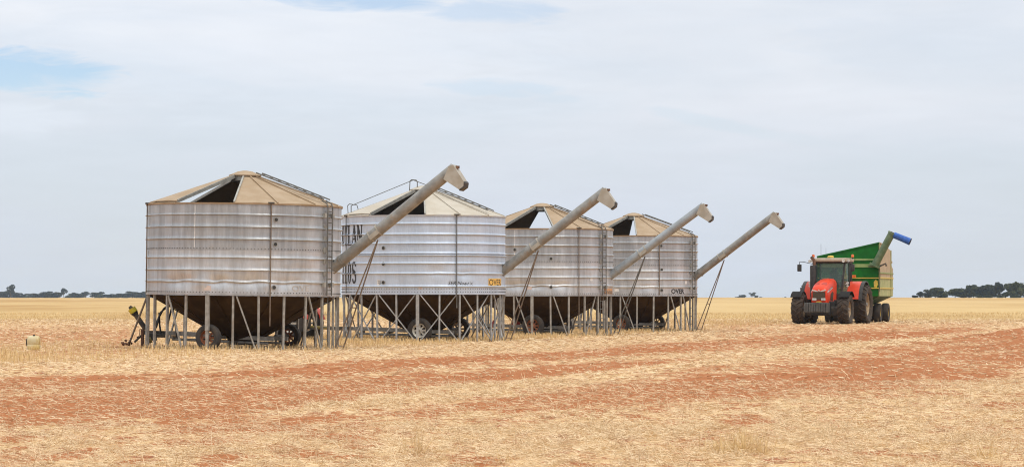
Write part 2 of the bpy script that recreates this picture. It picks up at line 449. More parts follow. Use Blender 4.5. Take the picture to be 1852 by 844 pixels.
def straw_amount(X, Y):
    """0 = bare red soil, 1 = full straw cover, over the paddock plan"""
    X = np.asarray(X, float); Y = np.asarray(Y, float)
    Ys = np.maximum(Y, 4.0)
    px = CX + F * X / Ys; py = HY + F * CAMH / Ys
    s = np.full(X.shape, 0.86)
    u0 = np.interp(px, STX, BANDS[0][0]); l0 = np.interp(px, STX, BANDS[2][1])
    s = s - 0.21 * sstep(u0 - 12, u0 + 6, py) * (1 - sstep(l0 - 4, l0 + 26, py)) * (0.55 + 0.75 * vnoise(X * 0.8 - Y * 0.2, Y * 0.3, 11))
    wob = (vnoise(X * 0.9, Y * 0.35, 21) - 0.5) * 2
    for up, lo, st in BANDS:
        u = np.interp(px, STX, up); l = np.interp(px, STX, lo); h = np.maximum(l - u, 0.5)
        wb = (wob * 0.22 + (vnoise(X * 2.7, Y * 1.1, 22) - 0.5) * 0.5) * h
        m = sstep(u - 0.45 * h - 1, u + 0.35 * h, py + wb) * (1 - sstep(l - 0.35 * h, l + 0.5 * h + 1, py + wb))
        patch = 0.42 + 0.8 * vnoise(X * 1.1 - Y * 0.3, Y * 0.16, 31)
        s = s - st * m * np.clip(patch, 0, 1.1) * sstep(2, 8, h)
    # the pale windrow of spread straw between the wheel tracks
    cy = np.interp(px, STX, [880, 800, 766, 733, 694, 657, 625, 591, 560]); hw_ = np.interp(px, STX, [20, 14, 12, 11, 10, 8, 6, 4, 3])
    s = s + 0.75 * np.exp(-((py + wob * 3 - cy) / hw_) ** 2) * sstep(380, 640, px)
    # scuffed ground beyond the silos and around the tractor's path
    scuff = sstep(590, 600, py) * (1 - sstep(640, 652, py)) * (1 - sstep(205, 330, px)) * 0.42
    scuff = scuff + sstep(586, 592, py) * (1 - sstep(610, 616, py)) * sstep(1240, 1330, px) * 0.30
    s = s - scuff * np.clip(0.4 + 1.1 * vnoise(X * 0.5, Y * 0.10, 41), 0, 1)
    # bare patches between the straw in the foreground
    s = s - 0.9 * sstep(0.58, 0.74, vnoise(X * 2.6 + 7, Y * 1.3, 51)) * sstep(690, 740, py) * (0.35 + 0.65 * sstep(0.4, 0.6, vnoise(X * 0.4, Y * 0.3, 52)))
    s = s - 0.35 * sstep(0.55, 0.8, vnoise(X * 0.35, Y * 0.16, 61)) * sstep(640, 690, py)
    return np.clip(s, 0.02, 1)


def ground():
    ys = [6.0]
    while ys[-1] < 320: ys.append(ys[-1] * 1.0085)
    while ys[-1] < 5200: ys.append(ys[-1] * 1.035)
    ts = list(np.arange(-0.24, 0.2401, 0.0026))
    ext = [0.26, 0.3, 0.36, 0.45, 0.6, 0.8, 1.1, 1.5]
    ts = [-e for e in ext[::-1]] + ts + ext
    ys = np.array(ys); ts = np.array(ts)
    Yg, Tg = np.meshgrid(ys, ts, indexing='ij'); Xg = Yg * Tg
    Z = gz(Xg, Yg); S = straw_amount(Xg, Yg)
    nr, nc = Yg.shape
    co = np.stack([Xg, Yg, Z], -1).reshape(-1, 3)
    i = np.arange(nr * nc).reshape(nr, nc)
    q = np.stack([i[:-1, :-1], i[:-1, 1:], i[1:, 1:], i[1:, :-1]], -1).reshape(-1, 4)
    base = len(co); B = 6000.0
    co = np.vstack([co, [(-B, -B, -0.4), (B, -B, -0.4), (B, B, -0.4), (-B, B, -0.4)]])
    q = np.vstack([q, [(base, base + 1, base + 2, base + 3)]])
    me = bpy.data.meshes.new('ground')
    me.vertices.add(len(co)); me.vertices.foreach_set('co', co.ravel())
    me.loops.add(q.size); me.loops.foreach_set('vertex_index', q.ravel())
    me.polygons.add(len(q)); me.polygons.foreach_set('loop_start', np.arange(0, q.size, 4))
    me.update(calc_edges=True)
    at = me.attributes.new('straw', 'FLOAT', 'POINT'); at.data.foreach_set('value', np.concatenate([S.ravel(), [0.9] * 4]).astype(np.float32))
    me.polygons.foreach_set('use_smooth', [True] * len(q))
    m, t, b = principled('paddock_soil_and_straw')
    v = nd(t, 'ShaderNodeNewGeometry').outputs['Position']
    s = nd(t, 'ShaderNodeAttribute', attribute_name='straw').outputs['Fac']
    n1 = noise(t, v, (1.4, 0.55, 1), 8, 0.68)
    n2 = noise(t, v, (9.0, 5.0, 1), 6, 0.65)
    n3 = noise(t, v, (0.06, 0.016, 1), 5, 0.6)
    n4 = noise(t, v, (0.012, 0.0035, 1), 5, 0.6)
    n5 = noise(t, v, (38, 26, 1), 3, 0.6)
    th = mth(t, 'ADD', mth(t, 'MULTIPLY', n1, 0.55), mth(t, 'MULTIPLY', n2, 0.45))
    th = mth(t, 'SUBTRACT', s, mth(t, 'MULTIPLY', mth(t, 'SUBTRACT', th, 0.5), 3.2))
    fac = mapr(t, th, 0.25, 0.75, 0.0, 1.0)
    soil = mixc(t, mapr(t, n2, 0.3, 0.7, 0, 1), (0.385, 0.150, 0.057), (0.30, 0.109, 0.040))
    soil = mixc(t, mapr(t, n1, 0.55, 0.8, 0, 0.5), soil, (0.43, 0.185, 0.09))
    st = mixc(t, mapr(t, n5, 0.3, 0.7, 0, 1), (0.66, 0.48, 0.27), (0.52, 0.345, 0.17))
    st = mixc(t, mapr(t, n1, 0.35, 0.7, 0, 0.55), st, (0.70, 0.51, 0.30))
    fleck = mapr(t, noise(t, v, (3.0, 2.2, 1), 8, 0.74), 0.485, 0.57, 0, 1)
    st = mixc(t, fleck, st, mixc(t, mapr(t, n2, 0.4, 0.65, 0, 1), (0.36, 0.135, 0.062), (0.20, 0.075, 0.035)))
    c = mixc(t, fac, soil, st)
    # standing crop stubble far out: yellower, in long drill and swath bands
    sp = nd(t, 'ShaderNodeSeparateXYZ'); t.links.new(v, sp.inputs[0])
    far = mapr(t, mth(t, 'ADD', sp.outputs[1], mth(t, 'MULTIPLY', mth(t, 'SUBTRACT', n3, 0.5), 60.0)), 140, 175, 0, 1)
    fc = mixc(t, mapr(t, n3, 0.40, 0.60, 0, 1), (0.50, 0.345, 0.155), (0.36, 0.215, 0.08))
    fc = mixc(t, mapr(t, n4, 0.42, 0.62, 0, 0.65), fc, (0.56, 0.415, 0.205))
    fc = mixc(t, mapr(t, n1, 0.35, 0.75, 0, 0.35), fc, (0.45, 0.27, 0.11))
    c = mixc(t, far, c, fc)
    t.links.new(c, b.inputs['Base Color']); b.inputs['Roughness'].default_value = 0.95; b.inputs['Specular IOR Level'].default_value = 0.1
    bn = nd(t, 'ShaderNodeBump'); bn.inputs['Strength'].default_value = 0.6; bn.inputs['Distance'].default_value = 0.03
    t.links.new(mth(t, 'ADD', n2, mth(t, 'MULTIPLY', n5, 0.5)), bn.inputs['Height']); t.links.new(bn.outputs[0], b.inputs['Normal'])
    me.materials.append(m)
    o = bpy.data.objects.new('ground', me); col.objects.link(o)
    tag(o, 'flat red soil paddock strewn with pale straw and crossed by wheel tracks', kind='structure')


ground()


def ribbons(name, base, direc, length, width, roll, tint, material, parent=None):
    """many straw pieces as thin bent blades: two segments each, in one mesh"""
    n = len(base)
    d = direc / np.linalg.norm(direc, axis=1, keepdims=True)
    up = np.tile(np.array([0, 0, 1.0]), (n, 1)); up[np.abs(d[:, 2]) > 0.95] = (1, 0, 0)
    a = np.cross(d, up); a /= np.linalg.norm(a, axis=1, keepdims=True); b = np.cross(a, d)
    w = (a * np.cos(roll)[:, None] + b * np.sin(roll)[:, None]) * (width / 2)[:, None]
    tip = base + d * length[:, None]
    co = np.stack([base - w, base + w, tip + w * 0.7, tip - w * 0.7], 1).reshape(-1, 3)
    q = np.arange(n * 4).reshape(n, 4)
    me = bpy.data.meshes.new(name)
    me.vertices.add(n * 4); me.vertices.foreach_set('co', co.ravel())
    me.loops.add(n * 4); me.loops.foreach_set('vertex_index', q.ravel())
    me.polygons.add(n); me.polygons.foreach_set('loop_start', np.arange(0, n * 4, 4))
    me.update(calc_edges=True)
    at = me.attributes.new('tint', 'FLOAT', 'POINT'); at.data.foreach_set('value', np.repeat(tint, 4).astype(np.float32))
    me.materials.append(M[material])
    o = bpy.data.objects.new(name, me); col.objects.link(o)
    if parent: o.parent = parent
    return o


def scatter(n, y0, y1, dens=None, margin=2.5):
    Y = np.sqrt(RNG.uniform(y0 ** 2, y1 ** 2, n)); X = RNG.uniform(-1, 1, n) * (Y * 0.19 + margin)
    return X, Y


def lying_straw():
    parts = []
    for (n, y0, y1, w0, w1, l0, l1) in ((360000, 22, 33, 0.003, 0.006, 0.02, 0.12), (260000, 33, 50, 0.004, 0.008, 0.03, 0.13), (120000, 50, 90, 0.008, 0.016, 0.06, 0.18), (90000, 90, 165, 0.014, 0.03, 0.08, 0.24)):
        X, Y = scatter(n, y0, y1)
        s = straw_amount(X, Y) * (0.55 + 0.75 * vnoise(X * 2.1, Y * 1.3, 71))
        fl = 1 - 0.92 * sstep(0.54, 0.68, 0.6 * vnoise(X * 3.2, Y * 1.5, 91) + 0.4 * vnoise(X * 8.1, Y * 5.3, 92))
        keep = RNG.uniform(0, 1, n) < np.maximum(0.74 * s ** 1.6 * fl, np.where(Y < 55, 0.13, 0.09))
        X, Y = X[keep], Y[keep]; k = len(X)
        yaw = RNG.uniform(0, 2 * np.pi, k)
        pitch = np.abs(RNG.normal(0, 0.16, k)); up = RNG.uniform(0, 1, k) < np.where(Y < 45, 0.085, np.where(Y < 60, 0.045, 0.015))
        pitch[up] = RNG.uniform(0.4, 1.4, up.sum())
        L = RNG.uniform(l0, l1, k) * np.where(RNG.uniform(0, 1, k) < 0.06, 2.0, 1.0); L *= np.where(up, 1.15, 1.0)
        base = np.stack([X, Y, gz(X, Y) + RNG.uniform(0.0, 0.035, k) * straw_amount(X, Y)], 1)
        d = np.stack([np.cos(yaw) * np.cos(pitch), np.sin(yaw) * np.cos(pitch), np.sin(pitch)], 1)
        parts.append((base, d, L, RNG.uniform(w0, w1, k), RNG.uniform(0.35, 1.6, k), np.clip(RNG.normal(0.60, 0.30, k), 0, 1)))
    arr = [np.concatenate([p[i] for p in parts]) for i in range(6)]
    o = ribbons('straw_litter', *arr, 'straw')
    tag(o, 'pale chopped straw lying loose over the red soil', 'straw', kind='stuff')


def standing_stubble():
    parts = []
    # (count, y0, y1, height range, width) in drill rows about a hand apart
    for (n, y0, y1, h0, h1, w0, w1) in ((240000, 62, 140, 0.08, 0.20, 0.010, 0.020), (50000, 145, 215, 0.05, 0.15, 0.018, 0.035)):
        X, Y = scatter(n, y0, y1)
        a = R(17.5); u = X * math.cos(a) - Y * math.sin(a); vv = X * math.sin(a) + Y * math.cos(a)
        u = np.round(u / 0.28) * 0.28 + RNG.normal(0, 0.035, n)
        X = u * math.cos(a) + vv * math.sin(a); Y = -u * math.sin(a) + vv * math.cos(a)
        s = straw_amount(X, Y)
        strip = sstep(-27.2, -30.0, u) * (1 - 0.88 * sstep(-37.5, -42.0, u)) + 0.8 * sstep(145, 175, Y)            # the mown-high strip the silos stand in, and the far crop
        patch = sstep(0.42, 0.62, vnoise(X * 0.22, Y * 0.09, 81))
        p = np.clip(strip * (0.35 + 0.65 * patch), 0, 1) * s ** 1.5
        keep = (RNG.uniform(0, 1, n) < p) & (Y > 40)
        X, Y = X[keep], Y[keep]; k = len(X)
        yaw = RNG.uniform(0, 2 * np.pi, k); tl = np.abs(RNG.normal(0, 0.22, k))
        d = np.stack([np.cos(yaw) * np.sin(tl), np.sin(yaw) * np.sin(tl), np.cos(tl)], 1)
        base = np.stack([X, Y, gz(X, Y) - 0.01], 1)
        parts.append((base, d, RNG.uniform(h0, h1, k), RNG.uniform(w0, w1, k), RNG.uniform(0, 3.14, k), np.clip(RNG.normal(0.55, 0.28, k), 0, 1)))
    arr = [np.concatenate([p[i] for p in parts]) for i in range(6)]
    o = ribbons('stubble', *arr, 'stubble')
    tag(o, 'standing cut stubble in rows around the silos and across the far field', 'stubble', kind='stuff')


lying_straw()
standing_stubble()


def gp(px, py):
    """ground point under a photo pixel (flat paddock)"""
    d = F * CAMH / (py - HY); return (px - CX) * d / F, d


def tuft(px, py, h, n, spread, label):
    x, y = gp(px, py)
    n = int(n * 0.7)
    rt = empty('grass_tuft', (x, y, float(gz(x, y))))
    r = np.abs(RNG.normal(0, spread, n)); a = RNG.uniform(0, 2 * np.pi, n)
    base = np.stack([r * np.cos(a), r * np.sin(a), np.full(n, -0.01)], 1)
    tl = np.abs(RNG.normal(0.2, 0.35, n)); yaw = a + RNG.normal(0, 0.9, n)
    d = np.stack([np.cos(yaw) * np.sin(tl), np.sin(yaw) * np.sin(tl), np.cos(tl)], 1)
    st_ = ribbons('stems', base, d, RNG.uniform(0.15, 1, n) ** 1.4 * h * 1.1, RNG.uniform(0.003, 0.006, n), RNG.uniform(0, 3.1, n), np.clip(RNG.normal(0.58, 0.3, n), 0, 1), 'stubble', rt); tag(st_, kind='stuff')
    tag(rt, label, 'grass', 'dry tufts left standing among the straw')


tuft(757, 822, 0.24, 110, 0.06, 'small upright tuft of dry grass by itself in the straw')
for (px, py, h, n, s) in ((1305, 818, 0.21, 220, 0.12), (1345, 812, 0.24, 260, 0.11), (1375, 818, 0.20, 200, 0.12)):
    tuft(px, py, h, n, s, 'bushy brown tuft in the thick clump of dry grass')
tuft(1785, 828, 0.19, 200, 0.16, 'loose spread tuft of pale dry grass at the edge of the straw')
tuft(915, 842, 0.14, 60, 0.05, 'short brown tuft of dry grass low in the straw')
tuft(1215, 812, 0.12, 40, 0.05, 'sparse thin tuft beside the bushy clump of dry grass')
tuft(808, 640, 0.22, 60, 0.06, 'brown dry weed at the edge of the red wheel track beside the silos')


# ------------------------------------------------------------------ silos
def cyl(a, r, z):
    return Vector((r * math.sin(a), -r * math.cos(a), z))


def make_profile(beads, bead_h=0.048, bead_w=0.034):
    def prof(z):
        d = 0.0
        for b in beads:
            q = z - b                      # pressed bead: long slope above, tucked in sharply below
            t = q / (bead_w * 1.25) if q > 0 else -q / (bead_w * 0.5)
            if t < 1: d = max(d, bead_h * (0.5 + 0.5 * math.cos(math.pi * t)))
        return d
    return prof


def text_mesh(txt, size, shear=0.0, bold=0.0, xs=1.0):
    cu = bpy.data.curves.new('lettering', 'FONT'); cu.body = txt; cu.size = size; cu.shear = shear; cu.offset = bold
    cu.resolution_u = 3
    o = bpy.data.objects.new('lettering_source', cu); col.objects.link(o)
    bpy.context.view_layer.update()
    me = bpy.data.meshes.new_from_object(o.evaluated_get(bpy.context.evaluated_depsgraph_get()))
    bpy.data.objects.remove(o); bpy.data.curves.remove(cu)
    vs = [(v.co.x * xs, v.co.y) for v in me.vertices]; fs = [tuple(p.vertices) for p in me.polygons]
    bpy.data.meshes.remove(me)
    x0 = min(v[0] for v in vs); y0 = min(v[1] for v in vs)
    vs = [(x - x0, y - y0) for x, y in vs]
    return vs, fs, max(v[0] for v in vs), max(v[1] for v in vs)


def wall_text(txt, parent, Rw, a0, a1, z0, h, material, proud=0.006, bold=0.0, shear=0.0, name='lettering', wobble=0.0):
    vs, fs, w, hh = text_mesh(txt, 1.0, shear, bold)
    b = MB(); out = []
    for (x, y) in vs:
        a = a0 + (a1 - a0) * x / w
        out.append(cyl(a, Rw + proud, z0 + h * y / hh + wobble * math.sin(x * 9)))
    b.add(out, fs)
    return b.build(name, material, parent, fixn=False)


def glyph(ch, u, v):
    """tall condensed slab-serif capitals: is the point (u, v) of the unit cell inked?"""
    def stem(c, w): return abs(u - c) < w
    serif = v < 0.07 or v > 0.93
    if ch == 'I': return stem(0.5, 0.17) or (serif and stem(0.5, 0.36))
    if ch == 'L': return stem(0.32, 0.16) or (serif and stem(0.32, 0.30)) or (v < 0.08 and u > 0.3 and u < 0.95) or (u > 0.84 and u < 0.95 and v < 0.26)
    if ch == 'O':
        e = ((u - 0.5) / 0.44) ** 2 + ((v - 0.5) / 0.5) ** 2; i = ((u - 0.5) / 0.15) ** 2 + ((v - 0.5) / 0.44) ** 2
        return e < 1 and i > 1
    if ch == 'N': return stem(0.15, 0.06) or stem(0.85, 0.06) or abs(u - (0.14 + 0.72 * (1 - v))) < 0.17 and 0.02 < v < 0.98 or (serif and (stem(0.15, 0.15) or (v > 0.5 and stem(0.85, 0.15))))
    if ch == 'A':
        c = 0.5 * (1 - v); lft = abs(u - (0.08 + 0.42 * v)) < 0.06; rgt = abs(u - (0.86 - 0.36 * v)) < 0.15
        return lft or rgt or (abs(v - 0.32) < 0.04 and 0.2 < u < 0.75) or (v < 0.07 and (stem(0.1, 0.14) or stem(0.86, 0.2)))
    if ch == 'Y':
        if v < 0.48: return stem(0.5, 0.15) or (v < 0.07 and stem(0.5, 0.32))
        t = (v - 0.42) / 0.58
        return abs(u - (0.5 - 0.38 * t)) < 0.15 or abs(u - (0.5 + 0.38 * t)) < 0.07 or (v > 0.93 and (stem(0.14, 0.18) or stem(0.86, 0.14)))
    if ch == 'M':
        return stem(0.1, 0.05) or stem(0.88, 0.11) or (abs(u - (0.1 + 0.4 * (1 - v) * 1.1)) < 0.13 and v > 0.1) or (abs(u - (0.9 - 0.4 * (1 - v) * 1.1)) < 0.06 and v > 0.1) or (serif and (stem(0.1, 0.12) or stem(0.88, 0.14)))
    if ch == 'S':
        best = 9; 
        for k in range(41):
            t = k / 40.0; th = t * 2 * math.pi * 0.5
            if t < 0.5:
                a = R(25) + (R(270) - R(25)) * (t / 0.5); cx, cy = 0.5 + 0.32 * math.cos(a), 0.74 + 0.22 * math.sin(a)
            else:
                a = R(90) - (R(90) + R(155)) * ((t - 0.5) / 0.5); cx, cy = 0.5 + 0.32 * math.cos(a), 0.27 + 0.23 * math.sin(a)
            w = 0.10 + 0.07 * math.exp(-((t - 0.5) / 0.16) ** 2)
            best = min(best, math.hypot((u - cx), (v - cy) * 1.6) - w)
        return best < 0
    return False


def draped_word(word, parent, Rw, prof, zbase, a_end, pitch, z0, h, name='lettering'):
    """a painted word following the beads of the wall sheet, last letter ending at angle a_end"""
    b = MB(); nu, nv = 16, 40
    for li, ch in enumerate(word):
        a_l = a_end - pitch * (len(word) - li)
        for i in range(nu):
            for j in range(nv):
                if not (glyph(ch, (i + 0.2) / nu, (j + 0.5) / nv) or glyph(ch, (i + 0.8) / nu, (j + 0.5) / nv)): continue
                q = []
                for (ii, jj) in ((i, j), (i + 1, j), (i + 1, j + 1), (i, j + 1)):
                    z = z0 + h * jj / nv
                    q.append(cyl(a_l + pitch * 0.92 * ii / nu, Rw + prof(z - zbase) + 0.004, z))
                b.add(q, [(0, 1, 2, 3)])
    return b.build(name, 'ink', parent, fixn=False)


def tyre_wheel(name, parent, loc, yaw, dia, width, rim_mat, tyre_mat='tyre', holes=8, lugs=0, rim_r=None):
    """wheel with its axle along local x; outer face towards +x"""
    w = empty(name, loc, yaw); w.parent = parent
    r = dia / 2; rr = rim_r or r * 0.60; hw = width / 2
    b = MB()
    b.lathe([(rr * 0.96, -hw * 0.78), (rr * 1.06, -hw * 0.9), (r * 0.86, -hw), (r * 0.955, -hw * 0.86), (r * (0.975 if lugs else 1.0), -hw * 0.45), (r * (0.975 if lugs else 1.0), hw * 0.45), (r * 0.955, hw * 0.86), (r * 0.86, hw), (rr * 1.06, hw * 0.9), (rr * 0.96, hw * 0.78), (rr * 0.96, -hw * 0.78)], 40, 'x')
    if lugs:
        for k in range(lugs):
            for sgn in (-1, 1):
                t0 = 2 * math.pi * (k + (0.5 if sgn > 0 else 0)) / lugs
                sw = 2 * math.pi / lugs * 0.95
                rings = []
                for (fx, ft, hh, th) in ((0.02, 0.0, 0.062, 0.030), (0.45, 0.40, 0.066, 0.034), (0.98, 0.80, 0.02, 0.044)):
                    x = sgn * hw * fx; t = t0 + sw * ft; base = r * 0.96
                    th_a = th / r
                    ring = []
                    for (da, rad) in ((-th_a * 1.25, base * 0.97), (-th_a * 0.8, base + hh * 1.0), (th_a * 0.8, base + hh * 1.0), (th_a * 1.25, base * 0.97)):
                        ring.append((x, math.cos(t + da) * rad, math.sin(t + da) * rad))
                    rings.append(ring)
                b.loft(rings)
    b.build('tyre', tyre_mat, w, smooth=35)
    b = MB()
    b.lathe([(rr * 0.97, hw * 0.80), (rr * 1.0, hw * 0.74), (rr * 0.90, hw * 0.55), (rr * 0.86, hw * 0.12), (rr * 0.78, hw * 0.05)], 32, 'x')
    b.lathe([(rr * 0.97, -hw * 0.80), (rr * 0.90, -hw * 0.55), (rr * 0.86, hw * 0.12)], 32, 'x')
    # disc between the hand holes
    inner = rr * 0.42
    b.lathe([(inner, hw * 0.22), (inner * 0.9, hw * 0.36), (inner * 0.5, hw * 0.40), (0.001, hw * 0.40)], 20, 'x')
    for k in range(holes):
        t = 2 * math.pi * k / holes; dt = math.pi / holes * 0.62
        ring0 = []; ring1 = []
        for (tt, rad, x) in ((t - dt, inner * 0.96, hw * 0.24), (t + dt, inner * 0.96, hw * 0.24), (t + dt * 0.62, rr * 0.84, hw * 0.09), (t - dt * 0.62, rr * 0.84, hw * 0.09)):
            ring0.append((x, rad * math.cos(tt), rad * math.sin(tt))); ring1.append((x - 0.015, rad * math.cos(tt), rad * math.sin(tt)))
        b.loft([ring0, ring1])
    b.build('rim', rim_mat, w, smooth=40)
    b = MB(); b.lathe([(rr * 0.17, hw * 0.39), (rr * 0.17, hw * 0.62), (rr * 0.12, hw * 0.70), (0.001, hw * 0.70)], 12, 'x')
    for k in range(6):
        t = 2 * math.pi * k / 6
        b.tube([(hw * 0.36, rr * 0.3 * math.cos(t), rr * 0.3 * math.sin(t)), (hw * 0.48, rr * 0.3 * math.cos(t), rr * 0.3 * math.sin(t))], 0.012, 6)
    b.build('hub', 'hub' if rim_mat != 'rustred' else 'rustred', w)
    return w


def ladder(name, parent, pts_l, pts_r, spacing, r=0.021, material='rod_grey', rung_r=0.018):
    """two bent stiles with rungs between; pts_* are matching polylines"""
    ld = empty(name, (0, 0, 0)); ld.parent = parent
    for pts in (pts_l, pts_r):
        b = MB(); b.tube(pts, r, 6); b.build('stile', material, ld)
    A = [Vector(p) for p in pts_l]; B = [Vector(p) for p in pts_r]
    acc = spacing * 0.5
    for i in range(len(A) - 1):
        L = (A[i + 1] - A[i]).length
        while acc < L:
            t = acc / L
            b = MB(); b.tube([A[i].lerp(A[i + 1], t), B[i].lerp(B[i + 1], t)], rung_r, 6, False); b.build('rung', material, ld)
            acc += spacing
        acc -= L
    return ld


def silo(spec):
    X, Y = spec['pos']; Rw = spec['R']; zb = spec['zb']; H = spec['H']; zt = zb + H
    root = empty('field_silo', (X, Y, 0), -math.atan2(X, Y))
    root.rotation_euler.y = spec.get('roll', 0.0)
    tag(root, spec['label'], 'silo', 'field silos parked in a line')
    galv, rl, legm = spec['galv'], spec['roofm'], spec['legm']
    prof = make_profile(spec['beads'])
    seam = spec['seam']; dents = spec.get('dents', [])

    def wall_point(a, z):           # z above the wall's foot
        d = 0.0; dzz = 0.0
        for (da, dzc, wa, wz, amp) in dents:
            g = math.exp(-((a - da) / wa) ** 2 - ((z - dzc) / wz) ** 2)
            d -= amp * g; dzz += amp * 0.55 * g * math.sin((a - da) / wa * 2.0)
        r = Rw + prof(z) + d
        return cyl(a, r, zb + z + dzz)

    # wall sheets: two tiers of rolled sheets
    def zsamples(z0, z1):
        zs = set([z0, z1])
        for b in spec['beads']:
            for k in range(-4, 6):
                q = b + (0.0085 * k if k > 0 else 0.0045 * k)
                if z0 < q < z1: zs.add(q)
        n = max(2, int((z1 - z0) / 0.07))
        for k in range(n + 1): zs.add(z0 + (z1 - z0) * k / n)
        zs = sorted(zs); out = [zs[0]]
        for q in zs[1:]:
            if q - out[-1] > 0.003: out.append(q)
        return out
    for (z0, z1, n_s, ph, lift) in ((0.0, seam + 0.02, spec.get('nsheet', 5), spec['ph'][0], 0.0), (seam - 0.02, H, spec.get('nsheet', 5), spec['ph'][1], 0.005)):
        zs = zsamples(z0, z1)
        for k in range(n_s):
            a0 = ph + 2 * math.pi * k / n_s; a1 = ph + 2 * math.pi * (k + 1) / n_s + 0.012
            nc = max(6, int((a1 - a0) / R(2.4)))
            b = MB(); vs = []
            for z in zs:
                for i in range(nc + 1):
                    a = a0 + (a1 - a0) * i / nc
                    p = wall_point(((a + math.pi) % (2 * math.pi)) - math.pi, z)
                    ex = lift + (0.006 if i >= nc - 1 and nc > 2 else 0.0)
                    p.x += math.sin(a) * ex; p.y -= math.cos(a) * ex
                    vs.append(p)
            fs = [(j * (nc + 1) + i, j * (nc + 1) + i + 1, (j + 1) * (nc + 1) + i + 1, (j + 1) * (nc + 1) + i) for j in range(len(zs) - 1) for i in range(nc)]
            b.add(vs, fs); o = b.build('wall_sheet', 'galv_old_low' if galv == 'galv_old' and z0 == 0 else galv, root, fixn=False)
            o.data.polygons.foreach_set('use_smooth', [True] * len(o.data.polygons))
    for a in spec.get('seams', []):
        b = MB(); b.add([wall_point(R(a) + q, z) + cyl(R(a), 0.014, 0) for z in zsamples(seam + 0.05, H - 0.06) for q in (-0.0045, 0.0045)], [(2 * i, 2 * i + 1, 2 * i + 3, 2 * i + 2) for i in range(len(zsamples(seam + 0.05, H - 0.06)) - 1)])
        b.build('sheet_seam', 'sticker', root, fixn=False)
    # bolts along the tier seam and the foot of the wall
    b = MB()
    for zz, pitch in ((seam + 0.03, R(2.0)), (0.045, R(2.0))):
        a = -R(88)
        while a < R(88):
            p = wall_point(a, zz); b.box(p + cyl(a, 0.008, 0), (0.024, 0.024, 0.024), Matrix.Rotation(a, 3, 'Z')); a += pitch
    tag(b.build('bolt_rows', 'rod_grey', root), kind='stuff')
    # rims
    b = MB(); b.lathe([(Rw - 0.03, zt - 0.03), (Rw + 0.035, zt - 0.03), (Rw + 0.045, zt + 0.012), (Rw - 0.03, zt + 0.012), (Rw - 0.03, zt - 0.03)], 96); b.build('eave_ring', rl if spec.get('dusty_eave', True) else galv, root, smooth=30)
    b = MB(); b.lathe([(Rw - 0.06, zb - 0.045), (Rw + 0.012, zb - 0.045), (Rw + 0.014, zb + 0.006), (Rw - 0.06, zb + 0.006), (Rw - 0.06, zb - 0.045)], 96); b.build('base_ring', galv, root, smooth=30)
    # hopper
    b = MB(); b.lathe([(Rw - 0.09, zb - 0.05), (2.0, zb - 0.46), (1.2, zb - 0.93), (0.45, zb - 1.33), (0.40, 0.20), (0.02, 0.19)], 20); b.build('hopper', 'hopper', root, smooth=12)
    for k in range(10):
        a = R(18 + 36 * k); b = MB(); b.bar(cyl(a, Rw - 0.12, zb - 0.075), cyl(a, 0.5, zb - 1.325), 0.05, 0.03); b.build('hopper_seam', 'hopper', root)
    b = MB(); b.box((0, 0, 0.17), (0.8, 0.8, 0.12)); b.build('outlet_box', 'darksteel', root)
    # roof
    cap_r = 0.40; zc = zt + spec.get('rise', 0.86)
    def roof_pt(a, r, lift=0.0):
        t = (r - cap_r) / (Rw + 0.06 - cap_r); return cyl(a, r, zc + (zt + 0.012 - zc) * t + lift)
    def panel(name, a0, a1, material, lift=0.0, r0=cap_r, r1=None, sag=0.0):
        r1 = r1 or Rw + 0.06; b = MB(); n = 4; m = 4; vs = []
        for h in (0.0, -0.022):
            for j in range(m + 1):
                for i in range(n + 1):
                    t = i / n; a = a0 + (a1 - a0) * t; r = r0 + (r1 - r0) * j / m
                    # flat pan between the ribs, so its rim is a straight chord
                    ch = math.cos((a1 - a0) / 2) / math.cos(a - (a0 + a1) / 2)
                    r_ = r * (1 - (1 - ch) * 0.35)
                    vs.append(roof_pt(a, r_, lift + h - sag * 4 * t * (1 - t) + random.uniform(-0.006, 0.006) * (j == m)))
        s = (n + 1) * (m + 1); fs = []
        for o_, flip in ((0, False), (s, True)):
            for j in range(m):
                for i in range(n):
                    q = (o_ + j * (n + 1) + i, o_ + j * (n + 1) + i + 1, o_ + (j + 1) * (n + 1) + i + 1, o_ + (j + 1) * (n + 1) + i)
                    fs.append(q[::-1] if flip else q)
        for i in range(n): fs.append((m * (n + 1) + i, m * (n + 1) + i + 1, s + m * (n + 1) + i + 1, s + m * (n + 1) + i))
        for j in range(m):
            fs.append((j * (n + 1), (j + 1) * (n + 1), s + (j + 1) * (n + 1), s + j * (n + 1)))
            fs.append((j * (n + 1) + n, (j + 1) * (n + 1) + n, s + (j + 1) * (n + 1) + n, s + j * (n + 1) + n))
        b.add(vs, fs)
        return b.build(name, material, root)
    aL, aR = spec['open']; fo = spec.get('far_open')
    spans = [(aR, 360 + aL)] if not fo else [(aR, 180 - fo[1]), (180 - fo[0], 360 + aL)]
    for (s0, s1) in spans:
        n = max(1, round((s1 - s0) / 24.6))
        for k in range(n):
            a0 = R(s0 + (s1 - s0) * k / n); a1 = R(s0 + (s1 - s0) * (k + 1) / n)
            panel('roof_panel', a0 + 0.006, a1 - 0.006, rl)
            b = MB(); b.bar(roof_pt(a0, cap_r + 0.02, 0.012), roof_pt(a0, Rw + 0.05, 0.012), 0.035, 0.045); b.build('roof_rib', rl if k else 'rail', root)
    # sliding lids pushed back over the panel beside each opening, and the channels they run in
    panel('sliding_lid', R(aL - spec.get('lid', 27)), R(aL) + 0.004, rl, 0.045, cap_r + 0.05, Rw + 0.02)
    openings = [(aL, aR)] + ([(180 - fo[1], 180 - fo[0])] if fo else [])
